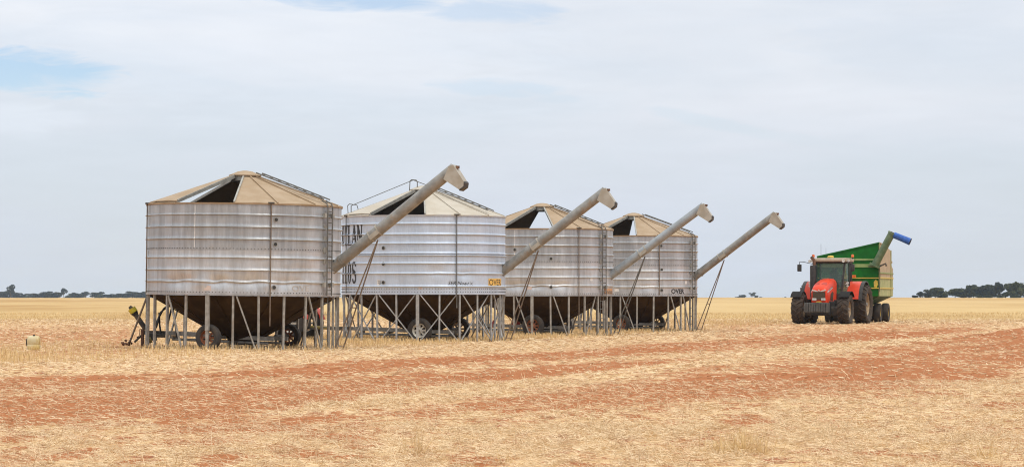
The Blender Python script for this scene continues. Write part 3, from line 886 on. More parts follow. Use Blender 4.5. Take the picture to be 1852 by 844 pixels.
    for (o0, o1) in openings:
        for a in (o0, o1):
            b = MB(); b.bar(roof_pt(R(a), cap_r + 0.02, 0.0), roof_pt(R(a), Rw, 0.0), 0.05, 0.075); b.build('lid_channel', 'rail', root)
    b = MB(); b.bar(roof_pt(R(aL) + 0.01, cap_r + 0.06, 0.05), roof_pt(R(aL) + 0.01, Rw, 0.05), 0.03, 0.045); b.build('lid_edge', 'rail', root)
    # cap
    b = MB(); b.lathe([(cap_r - 0.03, zc - 0.16), (cap_r + 0.02, zc - 0.12), (cap_r + 0.02, zc + 0.02)], 24); b.build('cap_neck', 'rail', root, smooth=30)
    b = MB(); b.lathe([(cap_r - 0.05, zc + 0.02), (cap_r + 0.075, zc + 0.015), (cap_r + 0.08, zc + 0.045), (cap_r - 0.02, zc + 0.085), (cap_r * 0.55, zc + 0.155), (cap_r * 0.2, zc + 0.18), (0.001, zc + 0.182)], 28); b.build('cap', rl, root, smooth=35)
    # ladders
    la = spec.get('ladder', 57)
    if spec.get('wall_ladder', True):
        hwid = 0.125 / Rw; rr = Rw + 0.10
        P = lambda a: [cyl(a, rr, zb - 0.02), cyl(a, rr, zt - 0.02), cyl(a, rr - 0.04, zt + 0.07), cyl(a, rr - 0.22, zt + 0.16)]
        ladder('wall_ladder', root, P(R(la) - hwid), P(R(la) + hwid), 0.325)
        for z in (0.30, H - 0.28):
            for s in (-1, 1):
                b = MB(); a = R(la) + s * (hwid + 0.028)
                b.box(cyl(a, Rw + 0.05, zb + z), (0.10, 0.10, 0.13), Matrix.Rotation(a, 3, 'Z')); b.build('ladder_bracket', 'rail', root)
        for z in (0.62, 0.98, 1.30, 1.62, 1.95):
            b = MB(); a = R(la) - hwid; b.box(cyl(a, Rw + 0.02, zb + z), (0.14, 0.03, 0.15), Matrix.Rotation(a, 3, 'Z')); b.build('ladder_bracket_plate', 'rail', root)
        b = MB()
        for s in (-1, 1):
            a = R(la) + s * hwid; b.tube([cyl(a, Rw - 0.02, zb - 0.02), cyl(a, Rw - 0.02, 0.25)], 0.014, 6)
        for z in (0.32, 0.68, 1.04, 1.36): b.tube([cyl(R(la) - hwid, Rw - 0.02, z), cyl(R(la) + hwid, Rw - 0.02, z)], 0.012, 6)
        b.build('lower_ladder', 'rod_grey', root)
    hw2 = lambda r: 0.17 / r
    Q = lambda s: [roof_pt(R(la) + s * hw2(r), r, 0.15) for r in (cap_r + 0.12, 1.3, 2.1, Rw - 0.02)]
    ladder('roof_ladder', root, Q(-1), Q(1), 0.30)
    # legs, braces
    ph = spec['leg_phase']; lw_ = 0.054 if legm == 'leg_new' else 0.062; bw_ = 0.034 if legm == 'leg_new' else 0.042
    for k in range(24):
        a = R(ph + 15 * k)
        if k == spec['axle_leg']:
            b = MB(); b.bar(cyl(a, Rw - 0.01, 0.55), cyl(a, Rw - 0.01, zb - 0.03), 0.11, 0.10, up=cyl(a, 1, 0)); b.build('axle_leg', legm, root)
            b = MB(); b.bar(cyl(a, Rw - 0.01, -0.05), cyl(a, Rw - 0.01, 0.62), 0.085, 0.075, up=cyl(a, 1, 0)); b.build('axle_leg_foot', 'leg' if legm == 'leg' else legm, root)
            continue
        b = MB(); sp = random.uniform(-0.008, 0.008); b.bar(cyl(a, Rw - 0.05, -0.05), cyl(a + sp, Rw - 0.05, zb - 0.03), lw_, lw_, up=cyl(a, 1, 0)); b.build('leg', legm, root)
        b = MB(); b.box(cyl(a, Rw - 0.05, 0.015), (0.15, 0.15, 0.02), Matrix.Rotation(a, 3, 'Z')); b.build('foot_plate', 'rust', root)
    for (k, d) in spec['braces']:
        sg = 1 if d > 0 else -1; a0 = R(ph + 15 * k + sg * 2.0); a1 = R(ph + 15 * (k + d) - sg * 2.0)
        b = MB(); rr = Rw - 0.0 if d > 0 else Rw - 0.10
        b.bar(cyl(a0, rr, zb - 0.06), cyl(a1, rr, 0.06), bw_, bw_, up=cyl((a0 + a1) / 2, 1, 0)); b.build('brace', legm, root)
    # upright roof rods down the wall, inspection ports, stickers
    for (a, z0, z1, m_) in spec['rods']:
        b = MB(); b.tube([cyl(R(a), Rw + 0.055, zb + z0), cyl(R(a), Rw + 0.055, zt + 0.02)], 0.019, 6); b.build('lid_rod', m_, root)
        b = MB(); b.box(cyl(R(a), Rw + 0.03, zt + 0.02), (0.16, 0.14, 0.05), Matrix.Rotation(R(a), 3, 'Z')); b.build('rod_bracket', 'darksteel', root)
    for (a, z) in spec['ports']:
        b = MB(); c0 = cyl(R(a), Rw + 0.0, zb + z); c1 = cyl(R(a), Rw + 0.03, zb + z); c2 = cyl(R(a), Rw + 0.033, zb + z)
        b.tube([c0, c1], 0.068, 14); b.mi = 1; b.tube([c1, c2], 0.052, 14); b.build('sight_port', ['rail', 'black'], root)
    for (a, z, w, h, m_) in spec['stickers']:
        b = MB(); p = [cyl(R(a) + i * w / Rw / 4 - w / Rw / 2, Rw + 0.007, zb + z + s * h / 2) for s in (-1, 1) for i in range(5)]
        b.add(p, [(i, i + 1, i + 6, i + 5) for i in range(4)]); st_ = b.build('sticker', m_, root, fixn=False)
    # auger through the wall, its prop, spout
    th = R(spec['theta']); hx = Vector((math.cos(th), -math.sin(th), 0)); side = Vector((math.sin(th), math.cos(th), 0))
    run, rise = spec['auger']; z_root = spec['auger_z']
    p_w = hx * (Rw - 0.12) + Vector((0, 0, z_root)); p_e = p_w + hx * (run + 0.12) + Vector((0, 0, rise))
    ax = (p_e - p_w).normalized(); nrm = side.cross(ax).normalized()
    if nrm.z < 0: nrm = -nrm
    ag = empty('auger', (0, 0, 0)); ag.parent = root
    rt = 0.165; am = spec['augerm']
    b = MB(); b.tube([p_w - ax * 0.5, p_e], rt, 28); b.build('auger_tube', am, ag, smooth=40)
    b = MB(); q = p_w + ax * 0.42; b.tube([q, q + ax * 0.045], rt + 0.022, 28); b.tube([q + ax * 0.06, q + ax * 0.075], rt + 0.012, 28); b.build('flange', am, ag, smooth=40)
    fr = spec.get('saddle', 0.36); sp_ = p_w.lerp(p_e, fr)
    b = MB()
    for s in (-1, 1):
        b.bar(sp_ - ax * 0.16 + side * s * (rt + 0.02) - nrm * 0.05, sp_ + ax * 0.16 + side * s * (rt + 0.02) - nrm * 0.05, 0.03, 0.13, up=nrm)
    for t in (-0.15, 0.15):
        b.tube([sp_ + ax * t, sp_ + ax * (t + 0.035)], rt + 0.02, 28)
    b.build('saddle', 'hood', ag)
    # spout: side cheeks, top plate, black rubber lip
    sp0 = p_e
    out = []
    f2 = lambda u, v, h: sp0 + hx * (u * 0.88) + Vector((0, 0, v * 0.9)) + side * h
    cheek = [(-0.30, -0.05), (-0.30, -0.42), (-0.05, -0.50), (0.22, -0.70), (0.40, -0.60), (0.40, -0.49), (0.10, -0.05), (0.02, 0.17), (-0.12, 0.10)]
    cheek = [(-0.31, -0.36), (0.24, -0.69), (0.40, -0.58), (0.40, -0.46), (0.08, 0.0), (0.015, 0.10), (-0.14, 0.04)]
    for s in (-1, 1):
        b = MB(); b.prism(cheek, s * 0.175 - 0.006, s * 0.175 + 0.006, f2); b.build('spout_cheek', 'hood', ag)
    b = MB(); top = [(-0.14, 0.045), (0.02, 0.105), (0.085, 0.0), (0.405, -0.455)]
    vs = [f2(u, v, h) for (u, v) in top for h in (-0.182, 0.182)] + [f2(u - 0.012, v - 0.012, h) for (u, v) in top for h in (-0.182, 0.182)]
    fs = [(2 * i, 2 * i + 1, 2 * i + 3, 2 * i + 2) for i in range(3)] + [(8 + 2 * i, 8 + 2 * i + 1, 8 + 2 * i + 3, 8 + 2 * i + 2) for i in range(3)] + [(0, 2, 10, 8), (2, 4, 12, 10), (4, 6, 14, 12), (1, 3, 11, 9), (3, 5, 13, 11), (5, 7, 15, 13)]
    b.add(vs, fs); b.build('spout_top', 'hood', ag)
    b = MB(); lip = [(0.25, -0.725), (0.41, -0.615), (0.432, -0.47), (0.40, -0.42), (0.392, -0.46), (0.388, -0.575), (0.235, -0.685)]
    b.prism(lip, -0.185, 0.185, f2); b.build('rubber_lip', 'black', ag)
    b = MB(); b.box(sp0 + hx * 0.10 + Vector((0, 0, 0.03)), (0.10, 0.10, 0.08)); b.build('end_bearing', 'rust', ag)
    # prop legs: from the saddle back to the foot of the silo
    foot_r = Rw + spec.get('prop_foot', 0.12)
    pr = empty('auger_prop', (0, 0, 0)); pr.parent = root
    tops = sp_ - nrm * (rt + 0.02)
    f0 = hx * foot_r - side * 0.22 + Vector((0, 0, 0.02)); f1 = hx * (foot_r + 0.10) + side * 0.22 + Vector((0, 0, 0.02))
    for f in (f0, f1):
        b = MB(); b.tube([tops + (f - tops).normalized() * 0.03, f], 0.021, 8); b.build('prop_leg', spec.get('propm', 'rod'), pr)
    for t in (0.62, 0.97):
        b = MB(); b.tube([tops.lerp(f0, t), tops.lerp(f1, t)], 0.018, 6); b.build('cross_bar', 'rust' if t < 0.9 else 'rod', pr)
    # axle and wheels
    (xn, yn), (xf, yf) = spec['wheels']
    d = Vector((xf - xn, yf - yn, 0)).normalized(); wa = math.atan2(d.y, d.x)
    dia = spec['wheel_d']
    tyre_wheel('wheel', root, (xn, yn, dia / 2 - 0.03), wa + math.pi, dia, 0.24, spec['rims'][0])
    tyre_wheel('wheel', root, (xf, yf, dia / 2 - 0.03), wa + math.pi, dia * 0.97, 0.24, spec['rims'][1])
    b = MB(); n_ = Vector((xn, yn, dia / 2 - 0.03)); f_ = Vector((xf, yf, dia / 2 - 0.03))
    b.tube([n_ + d * 0.1, n_ + d * 1.0], 0.05, 10); b.build('stub_axle', 'darksteel', root)
    b = MB(); b.tube([f_ - d * 0.1, f_ - d * 1.0], 0.05, 10); b.build('stub_axle', 'darksteel', root)
    # drawbar towards the tow end
    fw = -hx; b = MB()
    L = spec.get('draw', 4.3)
    for s in (-1, 1):
        b = MB(); b.bar(fw * (-1.2) + side * s * 0.55 + Vector((0, 0, 0.30)), fw * (L - 0.9) + side * s * 0.18 + Vector((0, 0, 0.42)), 0.09, 0.12); b.build('drawbar_rail', 'leg', root)
        b = MB(); b.tube([fw * (-1.0) + side * s * 0.5 + Vector((0, 0, 0.17)), fw * (L - 1.0) + side * s * 0.16 + Vector((0, 0, 0.24))], 0.035, 8); b.build('drawbar_tube', 'leg', root)
    b = MB(); b.bar(fw * (L - 1.1) + Vector((0, 0, 0.42)), fw * L + Vector((0, 0, 0.42)), 0.14, 0.12); b.build('drawbar_tongue', 'darksteel', root)
    for t in (0.3, 1.2, 2.2):
        b = MB(); s_ = 0.55 - 0.37 * (t + 1.2) / (L + 0.3); b.bar(fw * t + side * s_ + Vector((0, 0, 0.30)), fw * t - side * s_ + Vector((0, 0, 0.30)), 0.06, 0.08); b.build('drawbar_cross', 'leg', root)
    spec['root'] = root; spec['hx'] = hx; spec['side'] = side; spec['prof'] = prof
    return root


OLD_BR = [(k, 1) for k in range(0, 24, 2)]
S = []
S.append(dict(label='old silver silo with rust-brown rods, dented wall and yellow shaft at its drawbar', pos=(-7.93, 80.8), R=2.845, zb=1.60, H=2.58, roll=R(0.75),
              galv='galv_old', roofm='roof', legm='leg', augerm='auger', beads=[0.345, 0.675, 1.03, 1.56, 1.905, 2.25], seam=1.26, ph=(R(-150), R(-29.5)), nsheet=5,
              dents=[(R(-40), 0.36, 0.16, 0.13, 0.05), (R(-14), 0.34, 0.10, 0.12, 0.055), (R(-24), 0.28, 0.12, 0.12, -0.02), (R(5), 0.36, 0.14, 0.14, 0.05), (R(28), 0.33, 0.16, 0.12, 0.045), (R(15), 0.25, 0.09, 0.1, -0.02), (R(33), 0.6, 0.25, 0.2, 0.02)],
              seams=[-29.5], open=(-43, -6), far_open=(-80, -39), lid=26, rise=0.87, leg_phase=-81, axle_leg=4, braces=[(2, 1), (5, 1), (8, 1), (12, -1), (14, 1), (17, 1), (20, 1), (23, 1)],
              draw=3.2, rods=[(-77, 0, 0, 'rod'), (15.1, -0.9, 0, 'rod')], ports=[(18.2, 2.13), (18.0, 1.43), (17.5, 0.20)],
              stickers=[(-21, 0.16, 0.20, 0.13, 'sticker_pink')], theta=23, auger=(3.66, 2.96), auger_z=2.33, wheels=((-0.98, -2.48), (1.40, 2.35)), wheel_d=0.76, rims=('rustred', 'rustred')))
S.append(dict(label='bright newer silver silo painted with tall black words and an amber OVER plate', pos=(-3.06, 95.0), R=2.825, zb=1.645, H=2.62,
              galv='galv_new', roofm='roof_pale', legm='leg_new', augerm='auger', beads=[0.225, 0.66, 1.0, 1.27, 1.34, 1.665, 1.98, 2.33], seam=0.12, ph=(R(-160), R(-28)), nsheet=4, dusty_eave=False,
              dents=[(R(8), 0.75, 0.10, 0.12, 0.035), (R(30), 0.62, 0.09, 0.10, 0.04)],
              open=(-40, 1), lid=30, rise=0.92, leg_phase=-64.2, axle_leg=4, braces=[(k, 2) for k in range(0, 24, 2)] + [(k, -2) for k in range(0, 24, 2)], wall_ladder=False, ladder=55,
              rods=[(-67, 0, 0, 'rod_grey'), (22.8, -0.5, 0, 'rod_grey')], ports=[(-28.5, 1.52), (-28.5, 0.98), (-28.5, 0.36)],
              stickers=[(-31.5, 0.36, 0.22, 0.20, 'sticker'), (-2.2, 0.165, 0.13, 0.07, 'sticker_pink')], theta=15, auger=(3.60, 2.80), auger_z=2.33, saddle=0.34, wheels=((-0.13, -2.45), (1.25, 2.3)), wheel_d=0.84, rims=('rim_white', 'rim_tan'), draw=3.4))
S.append(dict(label='weathered silver silo with faded orange patch, red pump on its drawbar', pos=(1.2, 109.3), R=2.82, zb=1.60, H=2.57,
              galv='galv_old', roofm='roof', legm='leg', augerm='auger_blue', beads=[0.345, 0.675, 1.03, 1.56, 1.905, 2.25], seam=1.26, ph=(R(-150), R(-28)), nsheet=5,
              dents=[(R(-22), 0.36, 0.14, 0.12, 0.05), (R(-4), 0.34, 0.10, 0.12, 0.055), (R(14), 0.36, 0.12, 0.12, 0.04)],
              seams=[-22], open=(-34, 9), far_open=(-13, 32), lid=28, rise=0.90, leg_phase=-83, axle_leg=5, braces=[(1, 1), (4, 1), (6, 1), (9, -1), (12, -1), (15, 1), (18, 1), (21, 1)],
              rods=[(30, -0.9, 0, 'rod')], ports=[(7, 1.40), (7, 0.30), (-22, 1.75)],
              stickers=[(-10.0, 0.27, 0.18, 0.12, 'sticker_pink'), (43, 0.62, 0.12, 0.16, 'sticker')], theta=13, auger=(3.70, 2.78), auger_z=2.30, propm='rod_grey', wheels=((-0.35, -2.45), (0.80, 2.3)), wheel_d=0.86, rims=('rustred', 'rim_tan')))
S.append(dict(label='plain weathered silver silo lettered OVER in black, farthest along the row towards the red tractor', pos=(5.39, 121.6), R=2.82, zb=1.60, H=2.57,
              galv='galv_old', roofm='roof', legm='leg', augerm='auger', beads=[0.345, 0.675, 1.03, 1.56, 1.905, 2.25], seam=1.26, ph=(R(-150), R(-34)), nsheet=5,
              dents=[(R(-30), 0.36, 0.14, 0.12, 0.03), (R(12), 0.30, 0.10, 0.10, 0.025)],
              open=(-36, 2.6), far_open=(-5, 36), lid=28, rise=0.89, leg_phase=-87, axle_leg=4, braces=[(5, 1), (8, 1), (9, 1), (12, 1), (15, 1), (18, 1), (21, 1)], ladder=65,
              rods=[(23, 0, 0, 'rod')], ports=[(25, 2.13), (25.5, 1.10), (25.5, 0.21)],
              stickers=[(-15.0, 0.22, 0.2, 0.12, 'sticker'), (54, 0.55, 0.12, 0.14, 'sticker')], theta=17, auger=(3.64, 2.78), auger_z=2.32, wheels=((-0.52, -2.45), (1.04, 2.3)), wheel_d=0.78, rims=('rustred', 'rim_tan')))
for s in S: silo(s)

# ---- writing on the walls
s1, s2, s3, s4 = S
wall_text('OVE', s1['root'], s1['R'], R(29), R(41), s1['zb'] + 0.10, 0.17, 'ghost_ink', 0.006, 0.0, name='ghost_lettering')
draped_word('MOYLAN', s2['root'], s2['R'] + 0.005, s2['prof'], s2['zb'], R(-46.6), R(6.6), 1.645 + 1.62, 0.70)
draped_word('SILOS', s2['root'], s2['R'] + 0.005, s2['prof'], s2['zb'], R(-53.2), R(6.6), 1.645 + 0.33, 0.74)


def plate(s, a0, a1, z0, z1, m_, name='sign_plate', proud=0.012):
    b = MB(); n = 10; vs = []
    for z in (z0, z1):
        for i in range(n + 1): vs.append(cyl(R(a0 + (a1 - a0) * i / n), s['R'] + proud, s['zb'] + z))
    b.add(vs, [(i, i + 1, n + 2 + i, n + 1 + i) for i in range(n)])
    return b.build(name, m_, s['root'], fixn=False)


pl = plate(s2, 51, 69.5, 0.235, 0.50, 'plate')
wall_text('OVER', s2['root'], s2['R'], R(51.6), R(68.6), s2['zb'] + 0.268, 0.205, 'ink', 0.017, 0.0)
wall_text('SER No', s2['root'], s2['R'] + 0.005, R(16.8), R(28.6), s2['zb'] + 0.285, 0.115, 'ink', 0.008, 0.0, 0.25)
wall_text('61', s2['root'], s2['R'] + 0.005, R(28.9), R(32.6), s2['zb'] + 0.28, 0.085, 'ink', 0.008, 0.02, 0.3)
wall_text('X', s2['root'], s2['R'] + 0.005, R(33.2), R(36.2), s2['zb'] + 0.275, 0.095, 'ink', 0.008, -0.01, 0.2)
# lines of small print on the white placard
for i, (w_, z_) in enumerate(((0.16, 0.42), (0.10, 0.385), (0.15, 0.345), (0.08, 0.305))):
    b = MB(); p = [cyl(R(-31.5) + (j / 3 - 0.5) * w_ / 2.825, 2.825 + 0.011, s2['zb'] + z_ + q) for q in (-0.008, 0.008) for j in range(4)]
    b.add(p, [(j, j + 1, j + 5, j + 4) for j in range(3)]); b.build('print_line', 'rod_grey', s2['root'], fixn=False)
pl = plate(s3, 60, 80, 0.03, 0.26, 'plate_worn', proud=0.010)
wall_text('OVER', s3['root'], s3['R'], R(59), R(79), s3['zb'] + 0.055, 0.10, 'ink_worn', 0.016, 0.03)
wall_text('OVER', s4['root'], s4['R'], R(35.4), R(51.4), s4['zb'] + 0.065, 0.205, 'ink', 0.008, 0.03)

# ---- lid pulls and line on the bright silo's roof
b = MB(); z0 = 4.66
b.tube([(-2.60, -0.35, 4.28), (-2.62, -0.35, 4.66), (-2.56, -0.35, 4.72), (-2.30, -0.35, 4.68), (-2.22, -0.35, 4.40)], 0.016, 6)
b.tube([(-2.50, -0.35, 4.40), (-2.50, -0.35, 4.66)], 0.018, 6)
b.build('lid_pull', 'rod_grey', s2['root'])
b = MB(); b.tube([(-0.49, -0.2, 5.18), (-0.47, -0.2, 5.52), (-0.42, -0.2, 5.56), (-0.26, -0.2, 5.55), (-0.22, -0.2, 5.50), (-0.22, -0.2, 5.2)], 0.018, 6)
b.build('lid_pull', 'rod_grey', s2['root'])
b = MB(); b.tube([(-2.50, -0.33, 4.66), (-0.36, -0.2, 5.55), (0.15, -0.2, 5.36), (0.5, -0.2, 5.22)], 0.014, 6); b.build('lid_line', 'rod_grey', s2['root'])

# ---- drawbar gear of the nearest silo: power shaft, jack, hoses
rt = s1['root']; d1 = 80.8; sx = lambda px: (px - 441.0) / (F / d1); sz = lambda py: CAMH + (HY - py) * d1 / F
yy = 0.75
b = MB(); b.tube([(sx(265), yy, sz(598)), (sx(246), yy, sz(571))], 0.075, 14); b.build('power_shaft', 'darksteel', rt, smooth=40)
b = MB(); b.tube([(sx(246.5), yy, sz(571.5)), (sx(243), yy, sz(566.5))], [0.085, 0.12], 14); b.build('shaft_shroud', 'black', rt, smooth=40)
b = MB(); b.tube([(sx(243.6), yy, sz(567.2)), (sx(238.5), yy, sz(560))], [0.118, 0.122], 16); b.mi = 1; b.tube([(sx(239), yy, sz(560.8)), (sx(235), yy, sz(556.5))], [0.07, 0.05], 10); b.build('shaft_guard', ['yellow', 'darksteel'], rt, smooth=40)
b = MB(); b.tube([(sx(259), yy, sz(597)), (sx(259.5), yy, -0.02)], 0.055, 10); b.tube([(sx(254), yy, sz(609)), (sx(254), yy, sz(598)), (sx(260), yy, sz(598))], 0.014, 6); b.build('jack_stand', 'rust', rt)
b = MB(); b.bar((sx(258), yy, sz(608)), (sx(245), yy - 0.1, sz(621)), 0.05, 0.05); b.bar((sx(249), yy, sz(613)), (sx(253), yy, sz(611)), 0.12, 0.05); b.build('jack_brace', 'darksteel', rt)
b = MB()
for k in range(16):
    p = Vector((sx(random.uniform(222, 240)), yy - 0.3 + random.uniform(-0.15, 0.15), random.uniform(0.04, 0.17)))
    b.tube([p, p + Vector((random.uniform(-0.07, 0.07), random.uniform(-0.07, 0.07), random.uniform(-0.03, 0.05)))], 0.035, 6)
b.build('hitch_chain', 'rust', rt)
b = MB(); b.tube([(sx(266), 0.4, sz(541)), (sx(236), yy - 0.3, 0.1)], 0.03, 8); b.build('stay_rod', 'rod', rt)
hose = [[(sx(284), 0.5, sz(595)), (sx(289), 0.5, sz(575)), (sx(297), 0.5, sz(560)), (sx(308), 0.5, sz(551)), (sx(313), 0.5, sz(552)), (sx(316), 0.5, sz(575)), (sx(320), 0.5, sz(598)), (sx(322), 0.5, sz(612))],
        [(sx(282), 0.55, sz(592)), (sx(292), 0.55, sz(566)), (sx(300), 0.55, sz(559)), (sx(307), 0.55, sz(553))],
        [(sx(289), 0.6, sz(567)), (sx(290), 0.6, sz(590)), (sx(293), 0.6, sz(607))],
        [(sx(312), 0.45, sz(556)), (sx(307), 0.45, sz(578)), (sx(303), 0.45, sz(600))]]
for h_ in hose:
    b = MB(); b.tube(h_, 0.028, 8); b.build('hose', 'black', rt, smooth=60)
b = MB(); b.box((sx(276), 0.6, sz(611)), (0.3, 0.35, 0.22)); b.box((sx(285), 0.6, sz(609)), (0.5, 0.3, 0.10)); b.build('shaft_gearbox', 'darksteel', rt)
b = MB(); b.tube([(sx(271), 0.42, sz(618)), (sx(276), 0.42, sz(616))], 0.09, 12); b.build('gearbox_guard', 'yellow_old', rt)

# ---- red hydraulic pump on the third silo's drawbar
rt = s3['root']; d3 = 109.3; tx = lambda px: (px - 980.5) / (F / d3); tz = lambda py: CAMH + (HY - py) * d3 / F
b = MB(); b.bbox((tx(892), 0.2, tz(586.5)), (0.17, 0.2, 0.24), 0.04); b.tube([(tx(892.5), 0.2, tz(581)), (tx(892.5), 0.2, tz(578.5))], 0.04, 10); b.build('pump_tank', 'red_tank', rt, smooth=40)
b = MB(); b.bar((tx(878), 0.3, tz(587)), (tx(940), 0.0, tz(586.5)), 0.05, 0.045); b.bar((tx(916), 0.2, tz(569)), (tx(926), 0.2, tz(581)), 0.03, 0.03); b.bar((tx(927), 0.2, tz(571)), (tx(926.5), 0.2, tz(588)), 0.05, 0.05); b.build('pump_frame', 'red_machine', rt)
b = MB(); b.bbox((tx(936), 0.0, tz(583)), (0.24, 0.25, 0.18), 0.03); b.mi = 1; b.tube([(tx(933), -0.14, tz(582)), (tx(933), 0.05, tz(582))], 0.06, 12); b.build('pump_motor', ['red_machine', 'black'], rt, smooth=40)


# ------------------------------------------------------------------ small red tractor behind the first silo
def small_tractor():
    d = 97.0; x = (540 - CX) * d / F
    rz = math.atan2(0.92, -0.39) + math.pi         # forward (-Y local) points left and away
    fwd = Vector((-0.92, 0.39, 0)).normalized()
    root = empty('small_tractor', (x, d, 0), math.atan2(fwd.x, -fwd.y))
    tag(root, 'small old red farm tractor half hidden behind the dented silver silo', 'tractor')
    rd = 1.22
    tyre_wheel('rear_wheel', root, (0.62, 0, rd / 2 - 0.02), 0, rd, 0.32, 'rim_white', 'tyre', 8, 16, 0.33)
    tyre_wheel('rear_wheel', root, (-0.62, 0, rd / 2 - 0.02), math.pi, rd, 0.32, 'rim_white', 'tyre', 8, 16, 0.33)
    for sx_ in (1, -1):
        tyre_wheel('front_wheel', root, (sx_ * 0.55, -1.95, 0.33), 0 if sx_ > 0 else math.pi, 0.70, 0.18, 'rim_white', 'tyre', 6)
    for s in (-1, 1):
        b = MB(); r0 = rd / 2 + 0.05
        prof = [(r0 * math.cos(t), r0 * math.sin(t)) for t in [R(10 + 14 * k) for k in range(11)]]
        vs = [(s * 0.44 + h, u, v + rd / 2) for h in (0, s * 0.36) for (u, v) in prof] + [(s * 0.44 + h, u * 0.96, v * 0.96 + rd / 2) for h in (0, s * 0.36) for (u, v) in prof]
        n = len(prof); fs = [(i, i + 1, n + i + 1, n + i) for i in range(n - 1)] + [(2 * n + i, 2 * n + i + 1, 3 * n + i + 1, 3 * n + i) for i in range(n - 1)]
        fs += [(i, i + 1, 2 * n + i + 1, 2 * n + i) for i in range(n - 1)] + [(n + i, n + i + 1, 3 * n + i + 1, 3 * n + i) for i in range(n - 1)]
        b.add(vs, fs); b.build('fender', 'red', root)
    b = MB(); b.bbox((0, -0.2, 0.62), (0.42, 1.2, 0.42), 0.05); b.tube([(-0.6, 0, rd / 2), (0.6, 0, rd / 2)], 0.11, 12); b.build('gearbox', 'darksteel', root)
    b = MB(); b.bbox((0, -1.45, 0.66), (0.38, 1.1, 0.4), 0.04); b.tube([(-0.5, -1.95, 0.36), (0.5, -1.95, 0.36)], 0.05, 8); b.build('engine', 'darksteel', root)
    b = MB(); ring = lambda y, z, w: [(-w, y, 0.84), (-w, y, z - 0.1), (-w * 0.6, y, z), (w * 0.6, y, z), (w, y, z - 0.1), (w, y, 0.84)]
    b.loft([ring(-2.1, 1.12, 0.22), ring(-1.5, 1.16, 0.24), ring(-0.75, 1.2, 0.26)]); b.build('bonnet', 'red', root, smooth=40)
    b = MB(); b.bbox((0, 0.1, 0.98), (0.42, 0.4, 0.07), 0.03); b.bbox((0, 0.3, 1.15), (0.42, 0.06, 0.3), 0.025); b.build('seat', 'seat', root)
    b = MB(); b.tube([(0, -0.72, 1.1), (0, -0.42, 1.28)], 0.02, 8); b.build('steering_column', 'darksteel', root)
    b = MB(); pts = [(0.19 * math.cos(t), -0.42 + 0.15 * math.sin(t), 1.28 + 0.1 * math.sin(t)) for t in [2 * math.pi * k / 20 for k in range(21)]]; b.tube(pts, 0.015, 6); b.build('steering_wheel', 'black', root)
    b = MB(); b.tube([(0.12, -1.5, 1.1), (0.12, -1.5, 1.6)], 0.03, 8); b.build('exhaust', 'rust', root)
    b = MB(); b.tube([(0, 0.5, 0.45), (0, 2.0, 0.42)], 0.06, 10); b.build('shaft_guard', 'yellow_old', root, smooth=40)
    b = MB()
    for s in (-1, 1): b.bar((s * 0.3, 0.2, 0.42), (s * 0.38, 0.95, 0.40), 0.04, 0.06)
    b.build('linkage_arms', 'darksteel', root)


small_tractor()


